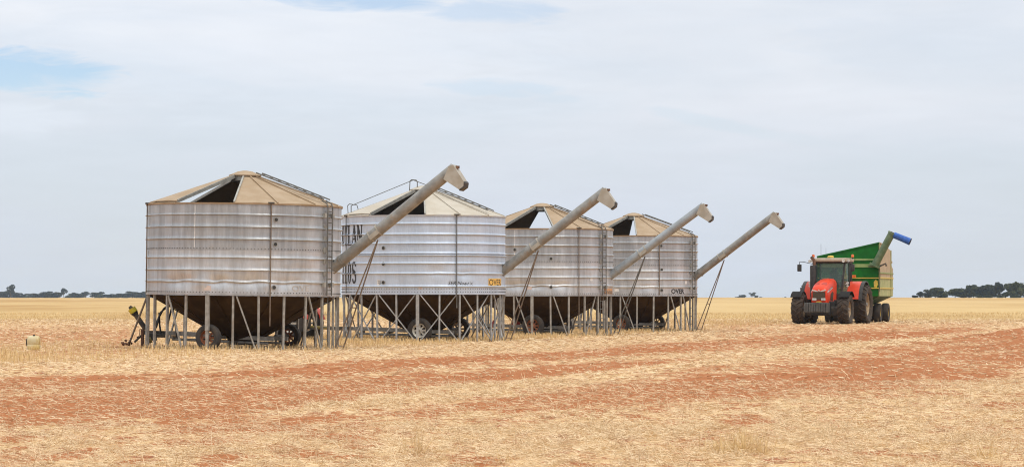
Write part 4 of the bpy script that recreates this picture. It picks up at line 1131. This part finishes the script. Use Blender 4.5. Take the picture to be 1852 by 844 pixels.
# ------------------------------------------------------------------ big red tractor
def big_tractor():
    d = 137.8; X = (1487.5 - CX) * d / F; gz0 = float(gz(X, d))
    root = empty('red_tractor', (X, d, 0.17), -R(19.5))
    tag(root, 'large red tractor with glazed cab hitched ahead of the green grain cart', 'tractor')
    # wheels (local -Y is forward, +X is the side towards the cart's auger)
    fd, rd = 1.52, 2.0
    for s in (1, -1):
        tyre_wheel('front_wheel', root, (s * 1.17, 0, fd / 2 - 0.03), 0 if s > 0 else math.pi, fd, 0.58, 'rim_tan', 'tyre_dusty', 8, 18, 0.43)
        tyre_wheel('rear_wheel', root, (s * 1.40, 3.0, rd / 2 - 0.03), 0 if s > 0 else math.pi, rd, 0.70, 'rim_tan', 'tyre_dusty', 8, 20, 0.60)
    b = MB(); b.tube([(-1.0, 0, fd / 2), (1.0, 0, fd / 2)], 0.13, 10); b.bbox((0, 0.1, 0.62), (1.75, 0.5, 0.42), 0.08); b.build('front_axle', 'darksteel', root)
    b = MB(); b.tube([(-1.25, 3.0, rd / 2), (1.25, 3.0, rd / 2)], 0.2, 12); b.bbox((0, 3.0, 0.85), (1.9, 0.8, 0.8), 0.06); b.build('rear_axle', 'darksteel', root)
    b = MB(); b.bbox((0, 1.5, 0.78), (0.95, 3.6, 0.72), 0.06); b.bbox((0.42, 1.2, 0.9), (0.4, 0.9, 0.6), 0.06); b.bbox((-0.5, 1.3, 0.85), (0.42, 1.0, 0.55), 0.06); b.build('chassis', 'black', root)
    # bonnet
    def ring(y, zt, w, zbm, drop):
        return [(-w, y, zbm), (-w * 1.02, y, zt - drop), (-w * 0.90, y, zt - drop * 0.45), (-w * 0.6, y, zt - drop * 0.1), (0, y, zt), (w * 0.6, y, zt - drop * 0.1), (w * 0.90, y, zt - drop * 0.45), (w * 1.02, y, zt - drop), (w, y, zbm)]
    b = MB(); b.loft([ring(-0.78, 1.70, 0.40, 1.08, 0.16), ring(-0.74, 1.80, 0.43, 1.06, 0.22), ring(-0.5, 1.97, 0.45, 1.05, 0.26), ring(0.0, 2.13, 0.46, 1.05, 0.28), ring(0.7, 2.25, 0.47, 1.10, 0.28), ring(1.32, 2.29, 0.47, 1.2, 0.26)])
    bon = b.build('bonnet', 'red', root, smooth=38); bon.scale = (0.9, 1, 1)
    b = MB(); b.box((0, -0.795, 1.40), (0.70, 0.03, 0.40)); b.build('grille', 'grille', bon)
    b = MB(); b.box((0, -0.80, 1.105), (0.30, 0.02, 0.045)); b.build('number_strip', 'cart_yellow', bon)
    for s in (-1, 1):
        b = MB(); b.prism([(0.07, 1.60), (0.39, 1.655), (0.40, 1.72), (0.30, 1.70), (0.12, 1.665)], -0.805, -0.77, lambda u, v, h: (s * u, h, v)); b.build('upper_headlamp', 'lamp', bon)
        b = MB(); b.bbox((s * 0.255, -0.80, 1.225), (0.25, 0.04, 0.12), 0.02); b.build('lower_headlamp', 'lamp', bon)
        b = MB(); b.prism([(0.06, -0.47), (0.28, -0.49), (0.34, -0.38), (0.29, -0.10), (0.12, -0.20)], 0, 1, lambda u, v, h: (s * u, v, (1.97 + (v + 0.5) * 0.32) - 0.045 * (u / 0.4) ** 2 * 2 + 0.016 + 0.004 * h)); b.build('bonnet_vent', 'red_vent', bon)
        b = MB(); b.prism([(-0.70, 1.62), (0.55, 1.93), (0.72, 1.93), (0.60, 1.83), (-0.70, 1.55)], 0, 1, lambda u, v, h: (s * (0.468 + 0.006 * h), u, v)); b.build('side_stripe', 'sticker', bon)
        for (u, ww) in ((-0.45, 0.10), (-0.28, 0.08), (-0.12, 0.12), (0.08, 0.10), (0.26, 0.12)):
            b = MB(); zc_ = 1.585 + (u + 0.70) * 0.235; b.prism([(u, zc_ - 0.01), (u + ww, zc_ + 0.015), (u + ww, zc_ + 0.075), (u, zc_ + 0.05)], 0, 1, lambda a_, v, h: (s * (0.478 + 0.003 * h), a_, v)); b.build('stripe_lettering', 'rod_grey', bon)
        b = MB(); b.prism([(-0.10, 1.20), (0.45, 1.16), (0.62, 1.55), (0.35, 1.62), (0.0, 1.50)], 0, 1, lambda u, v, h: (s * (0.472 + 0.006 * h), u, v)); b.build('side_grille', 'grille', bon)
    # triple-triangle badge
    b = MB()
    for (u, v) in ((0, 1.70), (-0.04, 1.64), (0.04, 1.64)):
        b.prism([(u - 0.032, v - 0.025), (u + 0.032, v - 0.025), (u, v + 0.035)], -0.835, -0.79, lambda p, q, h: (p, h, q))
    b.build('badge', 'lamp', bon)
    # front weights
    for k in range(10):
        x = -0.555 + k * 0.1235
        b = MB(); b.bbox((x, -1.24, 0.81), (0.113, 0.52, 0.46 if k not in (4, 5) else 0.44), 0.03); b.build('front_weight', 'weight', root)
    b = MB(); b.bbox((0, -0.9, 0.78), (0.6, 0.35, 0.22), 0.03); b.bbox((0, -1.20, 1.045), (1.2, 0.24, 0.03), 0.01); b.build('weight_carrier', 'darksteel', root)
    # fenders
    def arc(name, r, t0, t1, x0, x1, yc, zc, m_, th=0.03, skirt=0.0):
        b = MB(); n = 14; prof = [(r * math.cos(R(t0 + (t1 - t0) * k / n)), r * math.sin(R(t0 + (t1 - t0) * k / n))) for k in range(n + 1)]
        rings = []
        for (u, v) in prof:
            f = (r - th) / r
            rings.append([(x0, yc + u, zc + v), (x1, yc + u, zc + v), (x1, yc + u * f, zc + v * f), (x0, yc + u * f, zc + v * f)])
        b.loft(rings)
        return b.build(name, m_, root, smooth=40)
    for s in (1, -1):
        arc('front_fender', fd / 2 + 0.11, 42, 138, s * 0.95, s * 1.50, 0, fd / 2, 'fender', 0.025)
        b = MB(); b.tube([(s * 0.9, 0, fd / 2), (s * 1.0, 0, fd / 2 + 0.85)], 0.03, 6); b.build('fender_stay', 'darksteel', root)
        fe = arc('rear_fender', rd / 2 + 0.15, 20, 168, s * 0.80, s * 1.42, 3.0, rd / 2, 'red', 0.05)
        arc('fender_lip', rd / 2 + 0.16, 15, 172, s * 1.425, s * 1.60, 3.0, rd / 2, 'black', 0.06)
        # cheek closing the fender towards the cab
        b = MB(); n = 14; rr = rd / 2 + 0.13
        poly = [(3.0 + rr * math.cos(R(20 + 148 * k / n)), rd / 2 + rr * math.sin(R(20 + 148 * k / n))) for k in range(n + 1)]
        b.prism(poly, s * 0.79, s * 0.82, lambda u, v, h: (h, u, v)); b.build('fender_cheek', 'red', root)
    # cab
    cab = empty('cab', (0, 0, 0)); cab.parent = root
    b = MB(); b.bbox((0, 2.15, 1.32), (1.25, 1.75, 0.42), 0.05); b.build('cab_floor', 'black', cab)
    fl = [(-0.66, 1.36, 1.5), (0.66, 1.36, 1.5), (0.80, 1.52, 3.08), (-0.80, 1.52, 3.08)]
    def quad(name, p, m_, th=(0, 0.012, 0)):
        b = MB(); q = [Vector(v) + Vector(th) for v in p]; b.loft([[Vector(v) for v in p], q]); return b.build(name, m_, cab)
    quad('windscreen', fl, 'glass')
    for s in (1, -1):
        for (a_, c_) in (((s * 0.67, 1.35, 1.5), (s * 0.81, 1.51, 3.1)), ((s * 0.84, 2.35, 1.5), (s * 0.84, 2.30, 3.1)), ((s * 0.80, 3.0, 1.9), (s * 0.80, 2.95, 3.1))):
            b = MB(); b.bar(a_, c_, 0.09, 0.09); b.build('pillar', 'black', cab)
        quad('door_glass', [(s * 0.68, 1.42, 1.5), (s * 0.84, 2.32, 1.45), (s * 0.84, 2.27, 3.08), (s * 0.81, 1.56, 3.08)], 'glass', (s * -0.012, 0, 0))
        quad('side_glass', [(s * 0.84, 2.40, 1.9), (s * 0.80, 2.95, 2.0), (s * 0.80, 2.90, 3.08), (s * 0.84, 2.35, 3.08)], 'glass', (s * -0.012, 0, 0))
    quad('rear_glass', [(-0.76, 2.98, 1.7), (0.76, 2.98, 1.7), (0.78, 2.93, 3.08), (-0.78, 2.93, 3.08)], 'glass')
    b = MB(); b.bbox((0, 2.25, 3.22), (1.86, 1.85, 0.20), 0.07); b.bbox((0, 1.33, 3.20), (1.66, 0.22, 0.13), 0.05); b.build('cab_roof', 'cabroof', cab, smooth=45)
    b = MB(); b.bbox((0, 2.2, 3.10), (1.70, 1.66, 0.08), 0.02); b.build('roof_lining', 'black', cab)
    for s in (1, -1):
        for (x, y) in ((s * 0.80, 1.24), (s * 0.98, 1.55 if s > 0 else 1.42)):
            b = MB(); b.tube([(x, y, 3.16), (x, y - 0.07, 3.16)], 0.075, 14); b.build('work_lamp', 'lamp', cab)
        b = MB(); b.tube([(s * 0.84, 1.45, 2.0), (s * 0.93, 1.40, 2.0)], 0.02, 6); b.tube([(s * 0.98, 1.42, 2.05), (s * 0.98, 1.34, 2.05)], 0.065, 10); b.tube([(s * 0.98, 1.42, 1.90), (s * 0.98, 1.34, 1.90)], 0.05, 10); b.build('side_lamp', 'lamp', cab)
        # mirrors
        mr = empty('mirror', (0, 0, 0)); mr.parent = root
        xo = 1.52 if s < 0 else 1.22
        b = MB(); b.tube([(s * 0.8, 1.5, 3.0), (s * (xo - 0.25), 1.42, 3.12), (s * xo, 1.40, 3.12), (s * xo, 1.40, 2.98)], 0.018, 6); b.build('mirror_arm', 'black', mr)
        b = MB(); b.bbox((s * xo, 1.40, 2.82), (0.22, 0.09, 0.36), 0.03); b.build('mirror_housing', 'black', mr, smooth=45)
    for (x, y, n_) in ((-0.88, 1.75, 0), (1.03, 2.3, 1)):
        b = MB(); b.tube([(x, y, 3.28), (x, y, 3.36)], 0.035, 8); b.build('beacon_base', 'black', cab)
        b = MB(); b.lathe([(0.07, 3.36), (0.075, 3.45), (0.06, 3.50), (0.001, 3.515)], 14, c=(x, y, 0)); b.build('beacon', 'orange', cab, smooth=40)
    b = MB(); b.lathe([(0.16, 3.33), (0.17, 3.39), (0.12, 3.44), (0.001, 3.45)], 16, c=(0.02, 1.75, 0)); b.build('guidance_dome', 'cart_yellow', cab, smooth=40)
    b = MB(); b.tube([(-0.68, 2.6, 3.3), (-0.68, 2.6, 4.05)], 0.008, 5); b.tube([(-0.42, 2.6, 3.3), (-0.42, 2.6, 3.85)], 0.006, 5); b.build('aerial', 'black', cab)
    b = MB(); b.bbox((0, 2.45, 1.85), (0.5, 0.5, 0.14), 0.05); b.bbox((0, 2.68, 2.25), (0.5, 0.14, 0.75), 0.06); b.bbox((0, 2.70, 2.70), (0.28, 0.1, 0.2), 0.04); b.build('seat', 'seat', cab, smooth=45)
    b = MB(); pts = [(0.2 * math.cos(t), 1.95 + 0.1 * math.sin(t), 2.18 + 0.17 * math.sin(t)) for t in [2 * math.pi * k / 20 for k in range(21)]]; b.tube(pts, 0.018, 6); b.tube([(0, 1.95, 2.18), (0, 1.7, 1.5)], 0.06, 8); b.build('steering_wheel', 'black', cab)
    b = MB(); b.bbox((0.45, 2.2, 2.0), (0.16, 0.6, 0.3), 0.04); b.bbox((0.5, 1.9, 2.35), (0.2, 0.06, 0.26), 0.02); b.build('console', 'seat', cab)
    # exhaust stack
    ex = empty('exhaust', (0, 0, 0)); ex.parent = root
    b = MB(); b.lathe([(0.001, 1.25), (0.13, 1.25), (0.155, 1.4), (0.16, 2.85), (0.14, 2.95), (0.001, 2.96)], 20, c=(-0.72, 1.02, 0)); b.build('stack_shroud', 'black', ex, smooth=40)
    b = MB(); b.tube([(-0.66, 1.02, 2.92), (-0.66, 1.02, 3.12), (-0.70, 1.02, 3.25), (-0.80, 1.02, 3.36)], [0.075, 0.075, 0.075, 0.08], 12); b.build('tail_pipe', 'rust', ex, smooth=50)
    b = MB(); b.tube([(-0.79, 1.02, 3.345), (-0.81, 1.02, 3.375)], 0.083, 12); b.build('pipe_mouth', 'black', ex)
    # steps and tank on the cart-auger side
    b = MB(); b.bbox((0.80, 1.75, 0.95), (0.36, 1.0, 0.6), 0.08); b.build('fuel_tank', 'black', root, smooth=45)
    for z in (0.45, 0.75):
        b = MB(); b.box((1.05, 1.3, z), (0.4, 0.28, 0.04)); b.build('step', 'darksteel', root)
    b = MB(); b.bar((0, 3.3, 0.62), (0, 5.4, 0.60), 0.10, 0.08); b.build('tow_hitch', 'darksteel', root)


big_tractor()


# ------------------------------------------------------------------ grain cart
def grain_cart():
    d = 144.5; X = (1533.5 - CX) * d / F
    root = empty('grain_cart', (X, d, 0.18), -R(14.6))
    tag(root, 'tall dusty green grain cart with yellow stripes and blue chute, behind the red tractor', 'grain cart')
    W = 1.64; zb = 1.38; g = -0.18
    ztr, ztl = 4.18, 3.46
    # body panels
    b = MB(); b.prism([(-W, zb), (W, zb), (W, ztr), (-W, ztl)], 0.0, 0.05, lambda u, v, h: (u, h, v)); b.build('front_panel', 'green', root)
    side_r = [(0.0, zb), (6.2, zb), (6.2, 2.86), (5.1, 3.16), (5.1, 3.86), (2.4, 4.10), (0.0, ztr)]
    lo = [(0.0, zb), (6.2, zb), (6.2, 2.50), (0.0, 2.62)]
    b = MB(); b.prism([(0.0, zb), (6.2, zb), (6.2, 2.34), (0.0, 2.34)], W, W - 0.05, lambda u, v, h: (h, u, v)); b.build('lower_side_panel', 'cart_side', root)
    b = MB(); b.prism([(0.0, 2.345), (6.2, 2.345), (6.2, 2.86), (5.1, 3.16), (5.1, 3.86), (2.4, 4.10), (0.0, ztr)], W, W - 0.05, lambda u, v, h: (h, u, v)); b.build('upper_side_panel', 'cart_side_tan', root)
    b = MB(); b.prism([(0.0, zb), (6.2, zb), (6.2, 2.7), (5.1, 3.0), (5.1, 3.3), (0.0, ztl)], -W, -W + 0.05, lambda u, v, h: (h, u, v)); b.build('side_panel', 'green', root)
    b = MB(); b.prism([(-W, zb), (W, zb), (W, 2.86), (-W, 2.7)], 6.15, 6.2, lambda u, v, h: (u, h, v)); b.build('rear_panel', 'green', root)
    b = MB(); b.add([(-W, 6.2, 2.7), (W, 6.2, 2.86), (W, 5.1, 3.16), (-W, 5.1, 3.0), (-W, 5.1, 3.3), (W, 5.1, 3.86)], [(0, 1, 2, 3), (3, 2, 5, 4)]); b.build('rear_slope', 'green', root, fixn=False)
    # hopper underside
    b = MB(); b.loft([[(-W, 0.02, zb), (W, 0.02, zb), (W, 6.18, zb), (-W, 6.18, zb)], [(-0.5, 0.9, 0.80), (0.5, 0.9, 0.80), (0.5, 5.0, 0.80), (-0.5, 5.0, 0.80)]]); b.build('hopper', 'green_dark', root)
    # pressed ribs and stripes
    for z, m_, h in ((3.30, 'green_pale', 0.10), (2.98, 'green_pale', 0.18), (2.33, 'cart_yellow', 0.055), (1.80, 'cart_yellow', 0.055)):
        b = MB(); b.box((0, -0.03, z), (2 * W - 0.02, 0.06, h)); b.build('front_rib', m_, root)
    for z, h, m_ in ((2.345, 0.06, 'cart_yellow'), (1.80, 0.06, 'cart_yellow'), (2.60, 0.05, 'green_pale')):
        b = MB(); b.box((W + 0.02, 3.1, z), (0.045, 6.2, h)); b.build('side_rib', m_, root)
    b = MB(); b.bar((-W, -0.01, ztl), (W, -0.01, ztr), 0.08, 0.06); b.build('top_rail', 'green', root)
    b = MB(); b.bar((W, 0.0, ztr), (W, 2.4, 4.10), 0.07, 0.06); b.build('top_rail', 'cart_side_tan', root)
    for y in (0.02, 5.1):
        b = MB(); b.box((W + 0.02, y, (zb + (ztr if y < 1 else 3.86)) / 2), (0.06, 0.08, (ztr if y < 1 else 3.86) - zb)); b.build('corner_post', 'cart_side', root)
    b = MB(); b.bbox((W + 0.05, 5.14, 3.22), (0.08, 0.12, 0.12), 0.02); b.build('corner_bracket', 'cart_side_tan', root)
    b = MB(); b.prism([(1.38, 1.86), (1.52, 1.84), (1.58, 2.0), (1.56, 2.18), (1.46, 2.24), (1.36, 2.12)], -0.012, 0.0, lambda u, v, h: (u, h - 0.0, v)); b.build('yellow_patch', 'cart_yellow', root)
    b = MB(); b.bbox((0.35, -0.25, 2.42), (0.22, 0.12, 0.13), 0.03); b.build('marker_lamp', 'orange', root)
    b = MB(); b.bbox((0.05, -0.22, 2.42), (0.25, 0.10, 0.10), 0.02); b.build('lamp_bracket', 'cart_yellow', root)
    # unloading auger, folded up and out
    ag = empty('unloading_auger', (0, 0, 0)); ag.parent = root
    p0 = Vector((1.46, -0.30, 3.00)); p1 = Vector((2.36, -0.42, 4.66)); axd = (p1 - p0).normalized()
    b = MB(); b.tube([p0, p1], [0.20, 0.19], 20); b.build('tube', 'green_dull', ag, smooth=40)
    b = MB(); b.tube([p0 - axd * 0.05, p0 + axd * 0.02], 0.30, 20); b.box(p0 + Vector((-0.05, 0.15, -0.05)), (0.6, 0.4, 0.08)); b.build('hinge_flange', 'green_dull', ag)
    b = MB(); b.tube([p1 - axd * 0.03, p1 + axd * 0.05], 0.215, 20); b.mi = 1; b.tube([p1 + axd * 0.045, p1 + axd * 0.07], 0.10, 14); b.build('end_cap', ['green_dull', 'darksteel'], ag, smooth=40)
    c0 = p1 - axd * 0.10 + Vector((0.15, 0, -0.0)); c1 = c0 + Vector((0.86, -0.05, -0.36)); cd = (c1 - c0).normalized()
    b = MB(); b.tube([c0, c0.lerp(c1, 0.5), c1], [0.165, 0.17, 0.185], 18, False); b.tube([c0, c0.lerp(c1, 0.5), c1], [0.155, 0.16, 0.175], 18, False); b.build('blue_chute', 'blue', ag, smooth=40)
    b = MB(); pts = [c1 + Vector((0, math.cos(t), 0)) * 0.18 + cd.cross(Vector((0, 1, 0))).normalized() * math.sin(t) * 0.18 for t in [2 * math.pi * k / 18 for k in range(19)]]; b.tube(pts, 0.016, 6); b.build('chute_hoop', 'black', ag)
    b = MB(); b.tube([p0 + Vector((0.25, 0, -0.05)), p0 + Vector((0.55, 0.02, 0.08)), p0 + Vector((0.60, 0.02, -0.05))], 0.05, 8); b.build('hydraulic_ram', 'darksteel', ag)
    # hoses down the corner, chassis, wheels
    b = MB(); b.tube([(1.66, -0.06, 2.9), (1.70, -0.06, 2.5), (1.68, -0.06, 2.0), (1.66, -0.06, 1.6)], 0.015, 6); b.build('hose', 'black', root)
    b = MB()
    b.bar((-0.55, -1.6, 0.62), (-0.55, 5.6, 0.72), 0.14, 0.2); b.bar((0.55, -1.6, 0.62), (0.55, 5.6, 0.72), 0.14, 0.2); b.build('chassis_rails', 'darksteel', root)
    b = MB(); b.bar((-0.5, -1.5, 0.62), (0, -3.2, 0.60), 0.12, 0.16); b.bar((0.5, -1.5, 0.62), (0, -3.2, 0.60), 0.12, 0.16); b.build('drawbar', 'darksteel', root)
    for (ya, xs_) in ((2.2, (0.86, 1.30)), (4.5, (1.02, 1.44))):
        for s in (1, -1):
            for x in xs_:
                tyre_wheel('wheel', root, (s * x, ya, 0.49), 0 if s > 0 else math.pi, 1.03, 0.38, 'rim_yellow', 'tyre', 6, 0, 0.29)
        b = MB(); b.tube([(-1.2, ya, 0.49), (1.2, ya, 0.49)], 0.08, 10); b.build('axle', 'darksteel', root)


grain_cart()


# ------------------------------------------------------------------ plastic drum in the stubble
def drum():
    d = F * CAMH / (633.0 - HY); x = (61 - CX) * d / F
    root = empty('plastic_drum', (x, d, float(gz(x, d))))
    tag(root, 'stained off-white plastic drum with black cap standing alone in the stubble', 'drum')
    b = MB()
    def ring(z, w, dp, r):
        out = []
        for (cx_, cy_, a0) in ((w - r, dp - r, 0), (-w + r, dp - r, 90), (-w + r, -dp + r, 180), (w - r, -dp + r, 270)):
            for k in range(5):
                t = R(a0 + 22.5 * k); out.append((cx_ + r * math.cos(t), cy_ + r * math.sin(t), z))
        return out
    b.loft([ring(0.0, 0.165, 0.125, 0.05), ring(0.02, 0.18, 0.14, 0.06), ring(0.14, 0.18, 0.14, 0.06), ring(0.15, 0.174, 0.134, 0.06), ring(0.17, 0.174, 0.134, 0.06), ring(0.18, 0.18, 0.14, 0.06), ring(0.31, 0.18, 0.14, 0.06), ring(0.36, 0.17, 0.13, 0.07), ring(0.40, 0.14, 0.10, 0.08), ring(0.415, 0.09, 0.06, 0.05)])
    b.build('body', 'drum', root, smooth=50)
    b = MB(); b.tube([(0.02, -0.06, 0.40), (0.02, -0.06, 0.445)], 0.033, 14); b.build('cap', 'black', root, smooth=40)
    b = MB(); b.tube([(-0.14, -0.02, 0.34), (-0.205, -0.02, 0.30), (-0.205, -0.02, 0.16), (-0.16, -0.02, 0.10)], 0.018, 8); b.build('handle', 'darksteel', root, smooth=50)


drum()


# ------------------------------------------------------------------ distant trees
def crown_mesh(name, seed, material, lobes, leaves, shape):
    rg = np.random.default_rng(seed)
    cs = []
    for k in range(lobes):
        a = rg.uniform(0, 2 * np.pi); rr = np.sqrt(rg.uniform(0, 1)) * 0.36
        z = rg.uniform(shape[0], shape[1])
        cs.append((rr * np.cos(a) * (1.15 - 0.6 * abs(z - 0.55)), rr * np.sin(a), z, rg.uniform(0.13, 0.24)))
    P = []; Tn = []
    for (x, y, z, r) in cs:
        v = rg.normal(0, 1, (leaves, 3)); v /= np.linalg.norm(v, axis=1, keepdims=True); rad = r * rg.uniform(0.25, 1.08, leaves) ** 0.55
        P.append(np.stack([x + v[:, 0] * rad, y + v[:, 1] * rad, z + v[:, 2] * rad * 0.72], 1)); Tn.append(np.clip(rg.normal(0.45, 0.16) + rg.normal(0, 0.18, leaves), 0, 1))
    P = np.concatenate(P); Tn = np.concatenate(Tn); n = len(P)
    P[:, 2] = np.maximum(P[:, 2], 0.03)
    a = rg.normal(0, 1, (n, 3)); a /= np.linalg.norm(a, axis=1, keepdims=True)
    b = np.cross(a, rg.normal(0, 1, (n, 3))); b /= np.linalg.norm(b, axis=1, keepdims=True)
    s = rg.uniform(0.02, 0.05, n)[:, None]
    co = np.stack([P - a * s - b * s * 0.5, P + a * s * 0.3 - b * s, P + a * s + b * s * 0.6, P - a * s * 0.4 + b * s], 1).reshape(-1, 3)
    me = bpy.data.meshes.new(name); me.vertices.add(n * 4); me.vertices.foreach_set('co', co.ravel())
    me.loops.add(n * 4); me.loops.foreach_set('vertex_index', np.arange(n * 4)); me.polygons.add(n); me.polygons.foreach_set('loop_start', np.arange(0, n * 4, 4)); me.update(calc_edges=True)
    at = me.attributes.new('tint', 'FLOAT', 'POINT'); at.data.foreach_set('value', np.repeat(Tn, 4).astype(np.float32))
    me.materials.append(M[material])
    return me, cs


def trunk_mesh(name, cs):
    b = MB(); b.tube([(0, 0, -0.06), (0.01, 0, 0.12), (0.0, 0.01, 0.3)], [0.032, 0.026, 0.02], 7)
    for (x, y, z, r) in cs[:6]:
        b.tube([(0.0, 0.0, min(0.26, z * 0.5)), (x * 0.5, y * 0.5, z * 0.72), (x, y, z)], [0.018, 0.012, 0.005], 5)
    o = b.build(name, 'bark'); me = o.data; bpy.data.objects.remove(o); return me


ARCH = []
for i, (mt, lob, lv, shp) in enumerate((('leaf_grey', 14, 190, (0.18, 0.82)), ('leaf_olive', 14, 190, (0.2, 0.84)), ('leaf_grey', 10, 170, (0.42, 0.86)), ('leaf_olive', 16, 170, (0.08, 0.76)), ('leaf_grey', 18, 170, (0.06, 0.78)))):
    cm, cs = crown_mesh('crown', 100 + i, mt, lob, lv, shp); ARCH.append((cm, trunk_mesh('trunk', cs)))


def tree(px, top, wpx, d, arch, label, group, base=538.5):
    k = F / d; x = (px - CX) / k; zg = float(gz(np.array([x]), np.array([d]))[0])
    z_top = CAMH + (HY - top) / k; h = (z_top - zg) / 0.98; w = wpx / k / 0.86
    rt = empty('tree', (x, d + random.uniform(-12, 12), zg), random.uniform(0, 6.28))
    rt.scale = (w, w, h)
    for nm, me in (('crown', ARCH[arch][0]), ('trunk', ARCH[arch][1])):
        o = bpy.data.objects.new(nm, me); col.objects.link(o); o.parent = rt
    tag(rt, label, 'tree', group)


LT = 'low bushy tree in the blue-grey line of trees beyond the silos'
for (px, top, w, a) in ((4, 524, 22, 4), (16, 523, 20, 0), (34, 527, 14, 4), (46, 531, 16, 3), (57, 528.5, 22, 4), (72, 528, 20, 4), (86, 525.5, 24, 0), (100, 526, 22, 4), (127, 529, 16, 3), (138, 528, 16, 0), (147, 528.5, 18, 4), (158, 527, 14, 2), (171, 525.5, 20, 4), (184, 530, 16, 3), (197, 530, 20, 4), (212, 531, 18, 3), (224, 528, 22, 4), (238, 525.5, 24, 0), (252, 525, 24, 4), (266, 526, 22, 4), (280, 527, 20, 0), (-14, 526, 24, 0)):
    tree(px, top, w * 1.2, 2150, a, LT, 'line of low trees beyond the silos')
tree(21, 514.5, 16, 2120, 2, 'tall open-crowned tree rising over the low tree line, widest of the tall ones', 'tall trees in the far line')
tree(118, 521, 13, 2120, 2, 'slim upright tree standing above the middle of the low tree line', 'tall trees in the far line')
RT = 'dark dense tree in the grove past the grain cart'
for (px, top, w, a) in ((1661, 532.5, 10, 4), (1669, 526, 18, 0), (1681, 520.5, 22, 4), (1694, 518, 24, 1), (1706, 516.5, 26, 3), (1720, 520, 24, 1), (1736, 518, 24, 4), (1748, 519.5, 22, 0), (1763, 512.5, 26, 1), (1778, 512.5, 28, 4), (1793, 512, 26, 1), (1800, 519, 24, 4), (1811, 508, 26, 0), (1824, 510, 22, 1), (1833, 505, 26, 3), (1846, 508.5, 24, 1), (1860, 507, 26, 0), (1876, 510, 26, 4)):
    tree(px, top, w, 1120, a, RT, 'dark grove past the grain cart')
for (px, w) in ((1770, 14), (1790, 16), (1815, 15), (1842, 18)):
    tree(px, 532, w, 1080, 3, 'low round bush at the foot of the dark grove', 'bushes under the grove')
for (px, top, w, a) in ((1341, 531.5, 13, 4), (1344, 532.5, 11, 0)):
    tree(px, top, w, 2400, a, 'small round hazy tree alone on the far horizon between the silos and the red tractor', 'hazy trees on the far horizon')
tree(1360, 528.3, 13, 2400, 2, 'leaning open-crowned hazy tree on the far horizon', 'hazy trees on the far horizon')
tree(1368, 532.7, 8, 2400, 4, 'short hazy tree under the leaning one on the horizon', 'hazy trees on the far horizon')
for px in (1330, 1376, 1421):
    tree(px, 536, 5, 2400, 4, 'tiny hazy shrub on the far horizon', 'hazy shrubs on the horizon')


# ------------------------------------------------------------------ haze in the air over the plain
def haze():
    b = MB(); b.box((0, 2600, 5.6), (5600, 5600, 14.8))
    m = bpy.data.materials.new('thin_dust_haze'); m.use_nodes = True; t = m.node_tree; t.nodes.clear()
    pv = nd(t, 'ShaderNodeVolumePrincipled'); pv.inputs['Color'].default_value = (0.58, 0.76, 1.0, 1); pv.inputs['Density'].default_value = 0.00007; pv.inputs['Anisotropy'].default_value = 0.0
    out = nd(t, 'ShaderNodeOutputMaterial'); t.links.new(pv.outputs[0], out.inputs['Volume'])
    o = b.build('haze', m); tag(o, 'thin pale dust haze over the far plain', kind='stuff')


haze()
